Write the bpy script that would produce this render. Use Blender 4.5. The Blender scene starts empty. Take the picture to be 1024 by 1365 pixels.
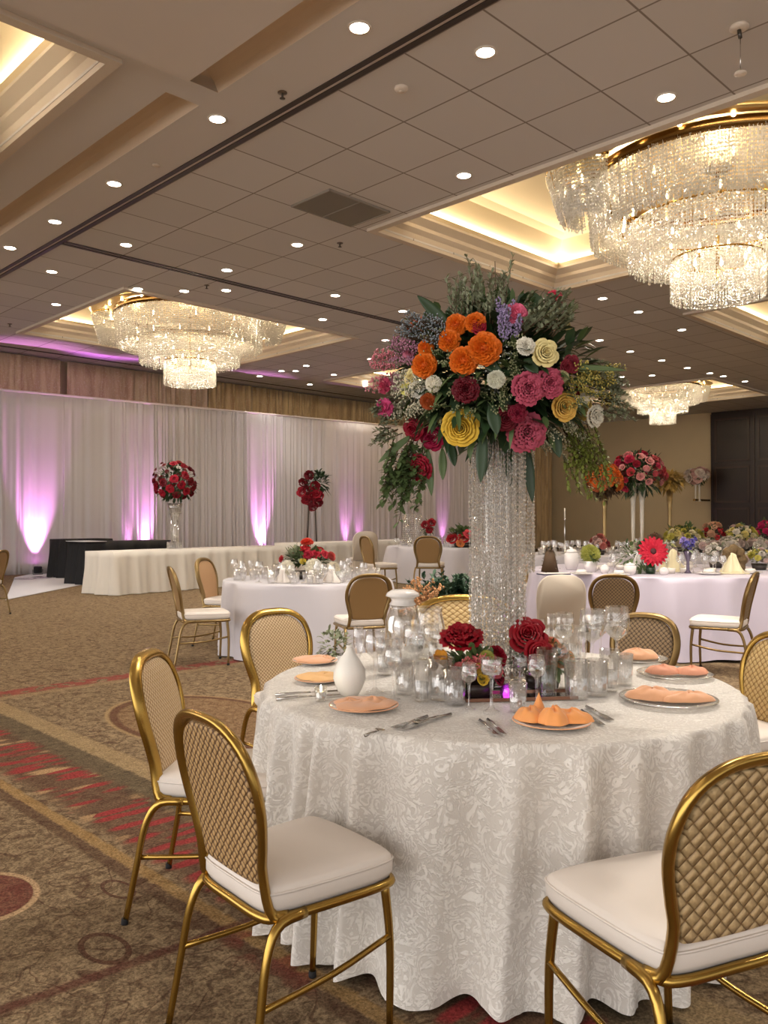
import bpy, math, random
import numpy as np
from mathutils import Vector, Matrix, noise
R = random.Random(7)
PI = math.pi
scene = bpy.context.scene
COL = scene.collection
F, HY, CH = 1100.0, 692.0, 1.43          # focal length in pixels (1024 wide), horizon row, eye height
NN = math.hypot(1113, 1100); CU, SU = 1113/NN, 1100/NN
ROOM = math.atan2(SU, CU)
CEIL = 5.9

def at(px, py, z):
    t = (z-CH)*F/(HY-py); return Vector(((px-512)/F*t, t, z))
def ray(px, Y, z=0.0):
    return Vector(((px-512)/F*Y, Y, z))
def uv(u, v, z=0.0):
    return Vector((CU*u-SU*v, SU*u+CU*v, z))
def to_uv(p):
    return (CU*p.x+SU*p.y, -SU*p.x+CU*p.y)

# ------------------------------------------------------------------ materials
def lin(c):
    return tuple(((x/255)/12.92 if x/255 <= .04045 else (((x/255)+.055)/1.055)**2.4) for x in c)
MATS = {}
def new_mat(name):
    m = bpy.data.materials.new(name); m.use_nodes = True
    nt = m.node_tree; b = nt.nodes['Principled BSDF']
    return m, nt, b
def mat(name, rgb, rough=.5, metal=0, var=0, vscale=8, bump=0, bscale=40, emit=0, sheen=0, coat=0, trans=0, spec=None, ecol=None):
    if name in MATS: return MATS[name]
    m, nt, b = new_mat(name); c = lin(rgb)
    b.inputs['Base Color'].default_value = (*c, 1); b.inputs['Roughness'].default_value = rough
    b.inputs['Metallic'].default_value = metal
    if sheen: b.inputs['Sheen Weight'].default_value = sheen
    if coat: b.inputs['Coat Weight'].default_value = coat
    if trans: b.inputs['Transmission Weight'].default_value = trans
    if spec is not None: b.inputs['Specular IOR Level'].default_value = spec
    if emit:
        b.inputs['Emission Color'].default_value = (*lin(ecol or rgb), 1); b.inputs['Emission Strength'].default_value = emit
    N = nt.nodes; L = nt.links
    if var or bump:
        tc = N.new('ShaderNodeTexCoord')
    if var:
        n = N.new('ShaderNodeTexNoise'); n.inputs['Scale'].default_value = vscale; n.inputs['Detail'].default_value = 3
        L.new(tc.outputs['Object'], n.inputs['Vector'])
        mx = N.new('ShaderNodeMix'); mx.data_type = 'RGBA'
        mx.inputs[6].default_value = (*[x*(1-var) for x in c], 1); mx.inputs[7].default_value = (*[min(1, x*(1+var)) for x in c], 1)
        L.new(n.outputs['Fac'], mx.inputs[0]); L.new(mx.outputs[2], b.inputs['Base Color'])
    if bump:
        n2 = N.new('ShaderNodeTexNoise'); n2.inputs['Scale'].default_value = bscale; n2.inputs['Detail'].default_value = 3
        L.new(tc.outputs['Object'], n2.inputs['Vector'])
        bp = N.new('ShaderNodeBump'); bp.inputs['Strength'].default_value = bump; bp.inputs['Distance'].default_value = .01
        L.new(n2.outputs['Fac'], bp.inputs['Height']); L.new(bp.outputs['Normal'], b.inputs['Normal'])
    MATS[name] = m; return m

def math_node(nt, op, a, b=None, c=None, clamp=False):
    n = nt.nodes.new('ShaderNodeMath'); n.operation = op; n.use_clamp = clamp
    for i, x in enumerate((a, b, c)):
        if x is None: continue
        if isinstance(x, (int, float)): n.inputs[i].default_value = x
        else: nt.links.new(x, n.inputs[i])
    return n.outputs[0]
def mix_rgb(nt, fac, a, b):
    n = nt.nodes.new('ShaderNodeMix'); n.data_type = 'RGBA'
    for i, x in ((0, fac), (6, a), (7, b)):
        if isinstance(x, tuple): n.inputs[i].default_value = (*x, 1)
        elif isinstance(x, (int, float)): n.inputs[i].default_value = x
        else: nt.links.new(x, n.inputs[i])
    return n.outputs[2]
def noise_node(nt, vec, scale, detail=3, dist=0, rough=.5):
    n = nt.nodes.new('ShaderNodeTexNoise'); n.inputs['Scale'].default_value = scale; n.inputs['Detail'].default_value = detail
    n.inputs['Distortion'].default_value = dist; n.inputs['Roughness'].default_value = rough
    if vec: nt.links.new(vec, n.inputs['Vector'])
    return n.outputs['Fac']
def step(nt, x, lo, hi):
    n = nt.nodes.new('ShaderNodeMapRange'); n.interpolation_type = 'SMOOTHSTEP'
    nt.links.new(x, n.inputs[0]); n.inputs[1].default_value = lo; n.inputs[2].default_value = hi
    return n.outputs[0]

def room_coords(nt):
    g = nt.nodes.new('ShaderNodeNewGeometry'); mp = nt.nodes.new('ShaderNodeMapping')
    mp.vector_type = 'POINT'; mp.inputs['Rotation'].default_value = (0, 0, -ROOM)
    nt.links.new(g.outputs['Position'], mp.inputs['Vector'])
    s = nt.nodes.new('ShaderNodeSeparateXYZ'); nt.links.new(mp.outputs[0], s.inputs[0])
    return s.outputs[0], s.outputs[1], mp.outputs[0]

def glass_mat(name, tint=(1, 1, 1), base=.04, gain=.75, rough=.03, bump=0, bscale=60, white=0):
    m, nt, b = new_mat(name); N, L = nt.nodes, nt.links; N.remove(b)
    out = N['Material Output']
    tr = N.new('ShaderNodeBsdfTransparent'); tr.inputs[0].default_value = (*tint, 1)
    gl = N.new('ShaderNodeBsdfGlossy'); gl.inputs['Roughness'].default_value = rough; gl.inputs[0].default_value = (1, 1, 1, 1)
    lw = N.new('ShaderNodeLayerWeight'); lw.inputs['Blend'].default_value = .35
    f = math_node(nt, 'MULTIPLY_ADD', lw.outputs['Facing'], gain, base, True)
    mx = N.new('ShaderNodeMixShader'); L.new(f, mx.inputs[0]); L.new(tr.outputs[0], mx.inputs[1]); L.new(gl.outputs[0], mx.inputs[2])
    last = mx.outputs[0]
    if white:
        d = N.new('ShaderNodeBsdfTranslucent'); d.inputs[0].default_value = (.95, .93, .88, 1)
        d2 = N.new('ShaderNodeBsdfDiffuse'); d2.inputs[0].default_value = (.95, .93, .88, 1)
        a = N.new('ShaderNodeMixShader'); a.inputs[0].default_value = .5; L.new(d.outputs[0], a.inputs[1]); L.new(d2.outputs[0], a.inputs[2])
        m2 = N.new('ShaderNodeMixShader'); m2.inputs[0].default_value = white; L.new(last, m2.inputs[1]); L.new(a.outputs[0], m2.inputs[2]); last = m2.outputs[0]
    if bump:
        tc = N.new('ShaderNodeTexCoord')
        v = N.new('ShaderNodeTexVoronoi'); v.inputs['Scale'].default_value = bscale; L.new(tc.outputs['Object'], v.inputs['Vector'])
        bp = N.new('ShaderNodeBump'); bp.inputs['Strength'].default_value = bump; bp.inputs['Distance'].default_value = .004
        L.new(v.outputs['Distance'], bp.inputs['Height']); L.new(bp.outputs[0], gl.inputs['Normal'])
    L.new(last, out.inputs[0]); MATS[name] = m; return m

GLASS = glass_mat('clear_glass', base=.07, gain=.6, rough=.03)
CUT = glass_mat('cut_crystal', base=.16, gain=.6, rough=.04, bump=.35, bscale=60, white=.05)
CRYST = glass_mat('crystal_bead', tint=(.97, .94, .9), base=.30, gain=.5, rough=.1, white=.22)
CRYSTC = glass_mat('chandelier_crystal', tint=(1, .97, .92), base=.3, gain=.4, rough=.2, white=.42)
WATER = glass_mat('water', tint=(.96, .97, .97), base=.10, gain=.5, rough=.02, white=.10)
FROST = mat('frosted_glass', (240, 236, 228), .35)
GOLD = mat('brushed_gold', (178, 144, 74), .27, 1, var=.12, vscale=14)
DGOLD = mat('dull_gold', (128, 104, 66), .38, .9)
BRONZE = mat('champagne_metal', (150, 126, 84), .35, .8)
BRASS = mat('brass', (186, 150, 88), .22, 1)
SILVER = mat('silver', (205, 202, 198), .18, 1)
STEEL = mat('dark_steel', (90, 84, 78), .4, .8)
SEATW = mat('white_vinyl', (226, 216, 206), .45, bump=.05, bscale=30)
CLOTHW = mat('white_linen', (204, 199, 204), .75, sheen=.3, bump=.06, bscale=90)
DRAPE = mat('white_drape_fabric', (200, 194, 196), .8, sheen=.2, bump=.05, bscale=60)
TILEW = mat('ceiling_plaster', (178, 163, 147), .85)
CREAM = mat('coffer_cream', (236, 216, 178), .8)
WALLT = mat('tan_wall_paint', (200, 180, 144), .8, var=.05, vscale=1.5)
WOOD = mat('dark_walnut', (38, 26, 21), .35, var=.3, vscale=3)
BLACK = mat('black_cloth', (12, 11, 15), .8)
PLATEW = mat('white_china', (232, 226, 220), .2, coat=.5)
LEAFD = mat('leaf_dark', (46, 68, 38), .45, var=.35, vscale=9)
LEAFM = mat('leaf_mid', (84, 102, 58), .5, var=.3, vscale=12)
LEAFG = mat('leaf_grey_green', (140, 146, 116), .6, var=.25, vscale=12)
LEAFY = mat('leaf_yellow_green', (120, 128, 52), .55, var=.3, vscale=12)
TWIG = mat('twig_brown', (84, 62, 40), .7)
COVER = mat('ivory_spandex', (188, 174, 156), .6, sheen=.3)
WAX = mat('candle_wax', (240, 232, 214), .5)
LAMP = mat('lamp_lens', (255, 246, 228), .4, emit=14)
BULB = mat('candle_bulb', (255, 226, 168), .4, emit=22)
BULBS = mat('small_bulb', (255, 232, 180), .4, emit=14)

def weave_mat(name, a, b, sc=60, dia=True, bumpd=.004, rough=.55, metal=.0, gap=.16):
    """basket weave in the plane of the back rest (object Y, Z)"""
    m, nt, p = new_mat(name); N, L = nt.nodes, nt.links
    tc = N.new('ShaderNodeTexCoord'); s = N.new('ShaderNodeSeparateXYZ'); L.new(tc.outputs['Object'], s.inputs[0])
    y, z = s.outputs[1], s.outputs[2]
    if dia:
        p1 = math_node(nt, 'ADD', y, z); p2 = math_node(nt, 'SUBTRACT', y, z)
    else: p1, p2 = y, z
    p1 = math_node(nt, 'MULTIPLY', p1, sc); p2 = math_node(nt, 'MULTIPLY', p2, sc)
    s1 = math_node(nt, 'ABSOLUTE', math_node(nt, 'SINE', math_node(nt, 'MULTIPLY', p1, PI)))
    s2 = math_node(nt, 'ABSOLUTE', math_node(nt, 'SINE', math_node(nt, 'MULTIPLY', p2, PI)))
    ck = math_node(nt, 'MODULO', math_node(nt, 'ADD', math_node(nt, 'FLOOR', p1), math_node(nt, 'FLOOR', p2)), 2)
    ck = math_node(nt, 'ABSOLUTE', ck)
    hgt = N.new('ShaderNodeMix'); hgt.data_type = 'FLOAT'
    L.new(ck, hgt.inputs[0])
    L.new(math_node(nt, 'MULTIPLY', s1, math_node(nt, 'POWER', s2, .3)), hgt.inputs[2]); L.new(math_node(nt, 'MULTIPLY', s2, math_node(nt, 'POWER', s1, .3)), hgt.inputs[3])
    h = hgt.outputs[0]
    nz = noise_node(nt, tc.outputs['Object'], 180, 2)
    f = math_node(nt, 'MULTIPLY', step(nt, h, gap, gap+.5), math_node(nt, 'MULTIPLY_ADD', nz, .7, .55), clamp=True)
    L.new(mix_rgb(nt, f, lin(b), lin(a)), p.inputs['Base Color'])
    p.inputs['Roughness'].default_value = rough; p.inputs['Metallic'].default_value = metal
    bp = N.new('ShaderNodeBump'); bp.inputs['Strength'].default_value = .8; bp.inputs['Distance'].default_value = bumpd
    L.new(h, bp.inputs['Height']); L.new(bp.outputs[0], p.inputs['Normal'])
    MATS[name] = m; return m
WEAVEF = weave_mat('fine_gold_weave', (226, 200, 160), (148, 112, 70), 52, rough=.42, metal=.15)
WEAVEB = weave_mat('rattan_weave', (190, 154, 104), (88, 58, 30), 36, rough=.5, gap=.22)
WEAVEQ = weave_mat('quilted_gold_weave', (206, 176, 128), (136, 104, 62), 24, bumpd=.016, gap=.0)
WEAVEQF = weave_mat('diamond_gold_fabric', (214, 184, 128), (150, 112, 56), 30, bumpd=.005, gap=.12, dia=True)
WEAVED = weave_mat('dark_rattan_weave', (148, 122, 88), (70, 52, 32), 32)
SMOOTHT = mat('smooth_tan_back', (160, 128, 86), .35, .3)
SMOOTHP = mat('smooth_peach_back', (196, 158, 120), .4, .15)

def damask():
    m, nt, p = new_mat('ivory_damask_lace'); N, L = nt.nodes, nt.links
    tc = N.new('ShaderNodeTexCoord')
    n1 = noise_node(nt, tc.outputs['Object'], 14, 2.5, 2.2, .55)
    n2 = noise_node(nt, tc.outputs['Object'], 34, 2, 1.5)
    ring = math_node(nt, 'ABSOLUTE', math_node(nt, 'SUBTRACT', math_node(nt, 'FRACT', math_node(nt, 'MULTIPLY', n1, 5.0)), .5))
    f = math_node(nt, 'MULTIPLY', step(nt, ring, .16, .34), step(nt, n2, .3, .52))
    big = math_node(nt, 'MULTIPLY_ADD', step(nt, noise_node(nt, tc.outputs['Object'], 5, 1), .3, .6), .4, .6)
    f = math_node(nt, 'MULTIPLY', f, big)
    L.new(mix_rgb(nt, f, lin((212, 205, 196)), lin((240, 235, 227))), p.inputs['Base Color'])
    L.new(math_node(nt, 'MULTIPLY_ADD', f, -.22, .48), p.inputs['Roughness'])
    p.inputs['Sheen Weight'].default_value = .2
    bp = N.new('ShaderNodeBump'); bp.inputs['Strength'].default_value = .55; bp.inputs['Distance'].default_value = .004
    L.new(f, bp.inputs['Height']); L.new(bp.outputs[0], p.inputs['Normal'])
    return m
DAMASK = damask()

def carpet():
    m, nt, p = new_mat('patterned_carpet'); N, L = nt.nodes, nt.links
    u, v, vec = room_coords(nt)
    fine = noise_node(nt, vec, 95, 3, .6, .7); mid = noise_node(nt, vec, 17, 4, 1.2, .7); big = noise_node(nt, vec, 2.2, 3, .5)
    wob = math_node(nt, 'MULTIPLY_ADD', mid, .16, -.08)
    base = mix_rgb(nt, step(nt, mid, .34, .66), lin((98, 79, 60)), lin((150, 129, 100)))
    # curling vine lines
    vn = noise_node(nt, vec, 2.6, 1.5, 1.2)
    ring = math_node(nt, 'ABSOLUTE', math_node(nt, 'SUBTRACT', math_node(nt, 'FRACT', math_node(nt, 'MULTIPLY', vn, 5)), .5))
    vine = math_node(nt, 'SUBTRACT', 1, step(nt, ring, .012, .05))
    base = mix_rgb(nt, math_node(nt, 'MULTIPLY', vine, .6), base, lin((74, 48, 36)))
    def band(x, a, b, soft=.02, w=0):
        xx = math_node(nt, 'ADD', x, math_node(nt, 'MULTIPLY', wob, w)) if w else x
        return math_node(nt, 'MULTIPLY', step(nt, xx, a-soft, a+soft), math_node(nt, 'SUBTRACT', 1, step(nt, xx, b-soft, b+soft)))
    near = math_node(nt, 'SUBTRACT', 1, step(nt, v, 6.86, 6.92))
    def put(base, fac, col, k=1.0):
        return mix_rgb(nt, math_node(nt, 'MULTIPLY', fac, k, clamp=True), base, lin(col) if isinstance(col, tuple) else col)
    rug = put(base, math_node(nt, 'MULTIPLY', band(u, 2.27, 2.42, .015, .3), near), (164, 140, 102), .55)
    rug = put(rug, math_node(nt, 'MULTIPLY', band(u, 2.06, 2.27, .02, .3), near), (78, 70, 54), .65)
    # band of red and tan strokes running across
    st = N.new('ShaderNodeTexVoronoi'); mp = N.new('ShaderNodeMapping'); mp.inputs['Scale'].default_value = (4.2, 15, 1)
    L.new(vec, mp.inputs['Vector']); L.new(mp.outputs[0], st.inputs['Vector']); st.inputs['Scale'].default_value = 1
    sc = N.new('ShaderNodeSeparateColor'); L.new(st.outputs['Color'], sc.inputs[0])
    blob = math_node(nt, 'SUBTRACT', 1, step(nt, math_node(nt, 'ADD', st.outputs['Distance'], wob), .34, .6))
    red = math_node(nt, 'MULTIPLY', blob, step(nt, sc.outputs[0], .36, .42)); tan = math_node(nt, 'MULTIPLY', blob, math_node(nt, 'SUBTRACT', 1, step(nt, sc.outputs[0], .25, .3)))
    rb = math_node(nt, 'MULTIPLY', band(u, 1.76, 2.10, .05, .8), near)
    rug = put(rug, rb, (88, 62, 48), .7)
    rug = put(rug, math_node(nt, 'MULTIPLY', rb, red), (150, 52, 54), .85); rug = put(rug, math_node(nt, 'MULTIPLY', rb, tan), (182, 148, 108), .8)
    rug = put(rug, math_node(nt, 'MULTIPLY', band(u, 1.64, 1.70, .01, .2), near), (156, 124, 78), .7)
    rug = put(rug, math_node(nt, 'MULTIPLY', band(u, 1.58, 1.64, .01, .2), near), (80, 54, 40), .6)
    # red cross band at far side, and one towards the lower edge
    far = math_node(nt, 'MULTIPLY', band(v, 6.9, 7.12, .04, .6), step(nt, noise_node(nt, vec, 9, 2), .42, .5))
    rug = put(rug, far, (142, 64, 60), .8)
    rug = put(rug, band(v, 6.78, 6.88, .03, .3), (158, 134, 100), .5)
    lo = band(math_node(nt, 'ADD', v, math_node(nt, 'MULTIPLY', u, .08)), 2.55, 2.6, .012, .15)
    rug = put(rug, lo, (88, 48, 40), .7)
    lo2 = math_node(nt, 'MULTIPLY', band(v, 1.95, 2.4, .06, .6), step(nt, noise_node(nt, vec, 6, 2), .5, .58))
    rug = put(rug, math_node(nt, 'MULTIPLY', lo2, step(nt, u, 1.5, 1.7)), (122, 54, 46), .75)
    # medallions
    def disc(cu, cv, ru, rv, r0, r1):
        du = math_node(nt, 'DIVIDE', math_node(nt, 'SUBTRACT', u, cu), ru); dv = math_node(nt, 'DIVIDE', math_node(nt, 'SUBTRACT', v, cv), rv)
        d = math_node(nt, 'SQRT', math_node(nt, 'ADD', math_node(nt, 'MULTIPLY', du, du), math_node(nt, 'MULTIPLY', dv, dv)))
        return band(d, r0, r1, .02)
    rug = put(rug, disc(3.25, 5.1, .62, 1.0, 0, .84), (128, 92, 60), .4); rug = put(rug, disc(3.25, 5.1, .62, 1.0, .84, .93), (92, 58, 42), .8)
    rug = put(rug, disc(3.25, 5.1, .62, 1.0, .93, .97), (160, 134, 96), .8)
    rug = put(rug, disc(1.12, 3.3, .2, .24, 0, .88), (108, 52, 46), .7); rug = put(rug, disc(1.12, 3.3, .2, .24, .88, 1), (182, 152, 116), .9)
    rug = put(rug, disc(1.28, 2.62, .07, .12, .8, 1.05), (84, 54, 42), .8); rug = put(rug, disc(1.52, 3.0, .05, .1, .8, 1.05), (84, 54, 42), .8)
    fv = math_node(nt, 'MULTIPLY_ADD', step(nt, fine, .3, .7), .75, .5)
    n = N.new('ShaderNodeMix'); n.data_type = 'RGBA'; n.blend_type = 'MULTIPLY'; n.inputs[0].default_value = 1
    L.new(rug, n.inputs[6]); cb = N.new('ShaderNodeCombineColor')
    for i in range(3): L.new(fv, cb.inputs[i])
    L.new(cb.outputs[0], n.inputs[7]); L.new(n.outputs[2], p.inputs['Base Color'])
    p.inputs['Roughness'].default_value = .95; p.inputs['Specular IOR Level'].default_value = .1
    bp = N.new('ShaderNodeBump'); bp.inputs['Strength'].default_value = .5; bp.inputs['Distance'].default_value = .006
    L.new(fine, bp.inputs['Height']); L.new(bp.outputs[0], p.inputs['Normal'])
    return m

def tile_ceiling():
    m, nt, p = new_mat('acoustic_tile_ceiling'); N, L = nt.nodes, nt.links
    u, v, vec = room_coords(nt)
    def line(x, off, per, w):
        fr = math_node(nt, 'FRACT', math_node(nt, 'DIVIDE', math_node(nt, 'SUBTRACT', x, off), per))
        d = math_node(nt, 'MINIMUM', fr, math_node(nt, 'SUBTRACT', 1, fr))
        return math_node(nt, 'SUBTRACT', 1, step(nt, math_node(nt, 'MULTIPLY', d, per), w*.5, w))
    g = math_node(nt, 'MAXIMUM', line(u, 6.66, .985, .014), line(v, 6.40+.02, .955, .014))
    g = math_node(nt, 'MULTIPLY', g, step(nt, u, 5.6, 5.61))
    nz = noise_node(nt, vec, 160, 2)
    cellc = N.new('ShaderNodeTexWhiteNoise'); cellc.noise_dimensions = '2D'; cb = N.new('ShaderNodeCombineXYZ')
    L.new(math_node(nt, 'FLOOR', math_node(nt, 'DIVIDE', math_node(nt, 'SUBTRACT', u, 6.66), .985)), cb.inputs[0])
    L.new(math_node(nt, 'FLOOR', math_node(nt, 'DIVIDE', math_node(nt, 'SUBTRACT', v, 6.42), .955)), cb.inputs[1]); L.new(cb.outputs[0], cellc.inputs[0])
    tone = mix_rgb(nt, cellc.outputs[0], lin((206, 202, 198)), lin((214, 210, 206)))
    smooth = math_node(nt, 'SUBTRACT', 1, step(nt, u, 5.6, 5.61))
    tone = mix_rgb(nt, smooth, tone, lin((214, 208, 202)))
    L.new(mix_rgb(nt, g, tone, lin((140, 130, 121))), p.inputs['Base Color'])
    p.inputs['Roughness'].default_value = .9
    bp = N.new('ShaderNodeBump'); bp.inputs['Strength'].default_value = .15; bp.inputs['Distance'].default_value = .003
    L.new(nz, bp.inputs['Height']); L.new(bp.outputs[0], p.inputs['Normal'])
    return m

def curtain_mat(name, a, b, c):
    m, nt, p = new_mat(name); N, L = nt.nodes, nt.links
    tc = N.new('ShaderNodeTexCoord'); mp = N.new('ShaderNodeMapping'); mp.inputs['Scale'].default_value = (2.2, 2.2, .35)
    L.new(tc.outputs['Object'], mp.inputs['Vector'])
    n1 = noise_node(nt, mp.outputs[0], 2.2, 4, .8, .6); n2 = noise_node(nt, tc.outputs['Object'], 26, 3, .5)
    x = mix_rgb(nt, step(nt, n1, .35, .62), lin(a), lin(b)); x = mix_rgb(nt, math_node(nt, 'MULTIPLY', step(nt, n2, .5, .75), .5), x, lin(c))
    L.new(x, p.inputs['Base Color']); p.inputs['Roughness'].default_value = .6; p.inputs['Sheen Weight'].default_value = .3
    return m
GOLDC = curtain_mat('gold_brocade', (176, 142, 98), (208, 178, 128), (222, 204, 170))
ROSEC = curtain_mat('rose_brocade', (182, 148, 122), (206, 180, 150), (226, 212, 200))

# ------------------------------------------------------------------ mesh building
class MB:
    def __init__(s): s.v = []; s.f = []; s.m = []; s.cm = 0
    def add(s, vs, fs, M=None):
        o = len(s.v)
        if M is not None: vs = [M @ Vector(x) for x in vs]
        s.v.extend([tuple(x) for x in vs]); s.f.extend([tuple(i+o for i in f) for f in fs]); s.m.extend([s.cm]*len(fs)); return s
    def box(s, a, b, M=None):
        x0, y0, z0 = a; x1, y1, z1 = b
        return s.add([(x0,y0,z0),(x1,y0,z0),(x1,y1,z0),(x0,y1,z0),(x0,y0,z1),(x1,y0,z1),(x1,y1,z1),(x0,y1,z1)],
              [(0,3,2,1),(4,5,6,7),(0,1,5,4),(1,2,6,5),(2,3,7,6),(3,0,4,7)], M)
    def lathe(s, prof, n=24, M=None, rf=None, cap=True):
        vs, fs = [], []
        for k, (r, z) in enumerate(prof):
            for i in range(n):
                a = 2*PI*i/n; rr = r*(rf(a, k) if rf else 1); vs.append((rr*math.cos(a), rr*math.sin(a), z))
        for k in range(len(prof)-1):
            for i in range(n):
                j = (i+1) % n; fs.append((k*n+i, k*n+j, (k+1)*n+j, (k+1)*n+i))
        if cap:
            if prof[0][0] > 1e-5: fs.append(tuple(range(n))[::-1])
            if prof[-1][0] > 1e-5: fs.append(tuple((len(prof)-1)*n+i for i in range(n)))
        return s.add(vs, fs, M)
    def tube(s, pts, r, n=8, closed=False, M=None, flat=None):
        pts = [Vector(p) for p in pts]; N = len(pts)
        rs = r if isinstance(r, (list, tuple)) else [r]*N
        vs, fs = [], []; prev = None
        for i, p in enumerate(pts):
            if closed: t = (pts[(i+1) % N]-pts[i-1])
            else: t = pts[min(i+1, N-1)]-pts[max(i-1, 0)]
            t.normalize()
            if prev is None:
                a = Vector((0, 0, 1)) if abs(t.z) < .9 else Vector((1, 0, 0))
                if flat: a = Vector(flat)
                x = (a-t*a.dot(t)).normalized()
            else: x = (prev-t*prev.dot(t)).normalized()
            prev = x; y = t.cross(x)
            for k in range(n):
                an = 2*PI*k/n; e = 1.0
                vs.append(p+(x*math.cos(an)*(1.75 if flat else 1)+y*math.sin(an))*rs[i])
        M_ = N if closed else N-1
        for i in range(M_):
            j = (i+1) % N
            for k in range(n):
                l = (k+1) % n; fs.append((i*n+k, i*n+l, j*n+l, j*n+k))
        if not closed: fs.append(tuple(range(n))[::-1]); fs.append(tuple((N-1)*n+k for k in range(n)))
        return s.add(vs, fs, M)
    def grid(s, fn, nu, nv, M=None, wrap=False):
        vs = [fn(i/nu, j/nv) for j in range(nv+1) for i in range(nu+(0 if wrap else 1))]
        w = nu if wrap else nu+1; fs = []
        for j in range(nv):
            for i in range(nu):
                k = (i+1) % w if wrap else i+1
                fs.append((j*w+i, j*w+k, (j+1)*w+k, (j+1)*w+i))
        return s.add(vs, fs, M)
    def slab(s, outline, z0, z1, M=None, bev=0):
        n = len(outline); c = Vector((sum(p[0] for p in outline)/n, sum(p[1] for p in outline)/n))
        def ring(k, z): return [(c.x+(p[0]-c.x)*k, c.y+(p[1]-c.y)*k, z) for p in outline]
        if bev:
            rings = [ring(.96, z0), ring(1, z0+bev), ring(1.005, z1-bev*1.3), ring(.975, z1-bev*.35), ring(.93, z1), ring(.6, z1+bev*.35)]
        else: rings = [ring(1, z0), ring(1, z1)]
        vs = [p for r_ in rings for p in r_]; fs = []
        for k in range(len(rings)-1):
            for i in range(n): j = (i+1) % n; fs.append((k*n+i, k*n+j, (k+1)*n+j, (k+1)*n+i))
        fs.append(tuple(range(n))[::-1]); fs.append(tuple((len(rings)-1)*n+i for i in range(n)))
        return s.add(vs, fs, M)
    def mesh(s, name, mats, smooth=True, sub=0):
        me = bpy.data.meshes.new(name); me.from_pydata(s.v, [], s.f)
        for m in (mats if isinstance(mats, (list, tuple)) else [mats]): me.materials.append(m)
        me.polygons.foreach_set('use_smooth', [smooth]*len(s.f))
        if any(s.m): me.polygons.foreach_set('material_index', s.m)
        me.update(); return me
    def build(s, name, mats, parent=None, smooth=True, loc=None, rz=0, bevel=0, auto=None):
        o = link(name, s.mesh(name, mats, smooth), parent)
        if loc is not None: o.location = loc
        if rz: o.rotation_euler.z = rz
        if bevel:
            b = o.modifiers.new('bevel', 'BEVEL'); b.width = bevel; b.segments = 2; b.limit_method = 'ANGLE'
        return o
def link(name, me, parent=None):
    o = bpy.data.objects.new(name, me); COL.objects.link(o)
    if parent: o.parent = parent
    return o
def tag(o, label, cat, group=None):
    o['label'] = label; o['category'] = cat
    if group: o['group'] = group
    return o
def thing(name, label, cat, loc=(0, 0, 0), rz=0, group=None):
    o = bpy.data.objects.new(name, None); COL.objects.link(o); o.location = loc; o.rotation_euler = (0, 0, rz)
    o.empty_display_size = .1
    return tag(o, label, cat, group)
def struct(o): o['kind'] = 'structure'; return o
KIDS = {}
def copy_tree(src, loc=None, rz=None, label=None, group=None, parent=None, scale=None):
    c = src.copy(); COL.objects.link(c); c.parent = parent
    for k in list(src.children): copy_tree(k, parent=c)
    if loc is not None: c.location = loc
    if rz is not None: c.rotation_euler = (0, 0, rz)
    if label: c['label'] = label
    if group: c['group'] = group
    elif parent is None and 'group' in c.keys() and label and group is None: pass
    if scale is not None: c.scale = scale if isinstance(scale, (tuple, list)) else (scale,)*3
    return c
def np_mesh(name, verts, faces_tri, m):
    me = bpy.data.meshes.new(name); nv, nf = len(verts), len(faces_tri)
    me.vertices.add(nv); me.vertices.foreach_set('co', np.asarray(verts, dtype=np.float32).ravel())
    me.loops.add(nf*3); me.loops.foreach_set('vertex_index', np.asarray(faces_tri, dtype=np.int32).ravel())
    me.polygons.add(nf); me.polygons.foreach_set('loop_start', np.arange(0, nf*3, 3, dtype=np.int32))
    try: me.polygons.foreach_set('loop_total', np.full(nf, 3, dtype=np.int32))
    except Exception: pass
    me.polygons.foreach_set('use_smooth', np.zeros(nf, dtype=bool))
    me.update(calc_edges=True); me.materials.append(m); me.validate(); return me
OCT_V = np.array([(1,0,0),(0,1,0),(-1,0,0),(0,-1,0),(0,0,1),(0,0,-1)], float)
OCT_F = np.array([(0,1,4),(1,2,4),(2,3,4),(3,0,4),(1,0,5),(2,1,5),(3,2,5),(0,3,5)])
NR = np.random.default_rng(5)
def beads(name, centers, rx, rz, m):
    """many little faceted drops hanging at the given points"""
    c = np.asarray(centers, float); n = len(c)
    a = NR.uniform(0, PI, n); ca, sa = np.cos(a), np.sin(a)
    sx = rx*NR.uniform(.75, 1.25, n); sz = rz*NR.uniform(.8, 1.2, n)
    V = OCT_V[None]*np.stack([sx, sx*.7, sz], 1)[:, None]
    x = V[..., 0]*ca[:, None]-V[..., 1]*sa[:, None]; y = V[..., 0]*sa[:, None]+V[..., 1]*ca[:, None]
    V = np.stack([x, y, V[..., 2]], -1)+c[:, None]
    Fc = OCT_F[None]+(np.arange(n)*6)[:, None, None]
    return np_mesh(name, V.reshape(-1, 3), Fc.reshape(-1, 3), m)

# ------------------------------------------------------------------ camera
cam = bpy.data.cameras.new('camera'); co = bpy.data.objects.new('camera', cam); COL.objects.link(co)
cam.sensor_fit = 'HORIZONTAL'; cam.sensor_width = 36; cam.lens = 36*F/1024; cam.clip_end = 200
co.location = (0, 0, CH); co.rotation_euler = (PI/2+math.atan((HY-682.5)/F), 0, 0)
scene.camera = co

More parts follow.
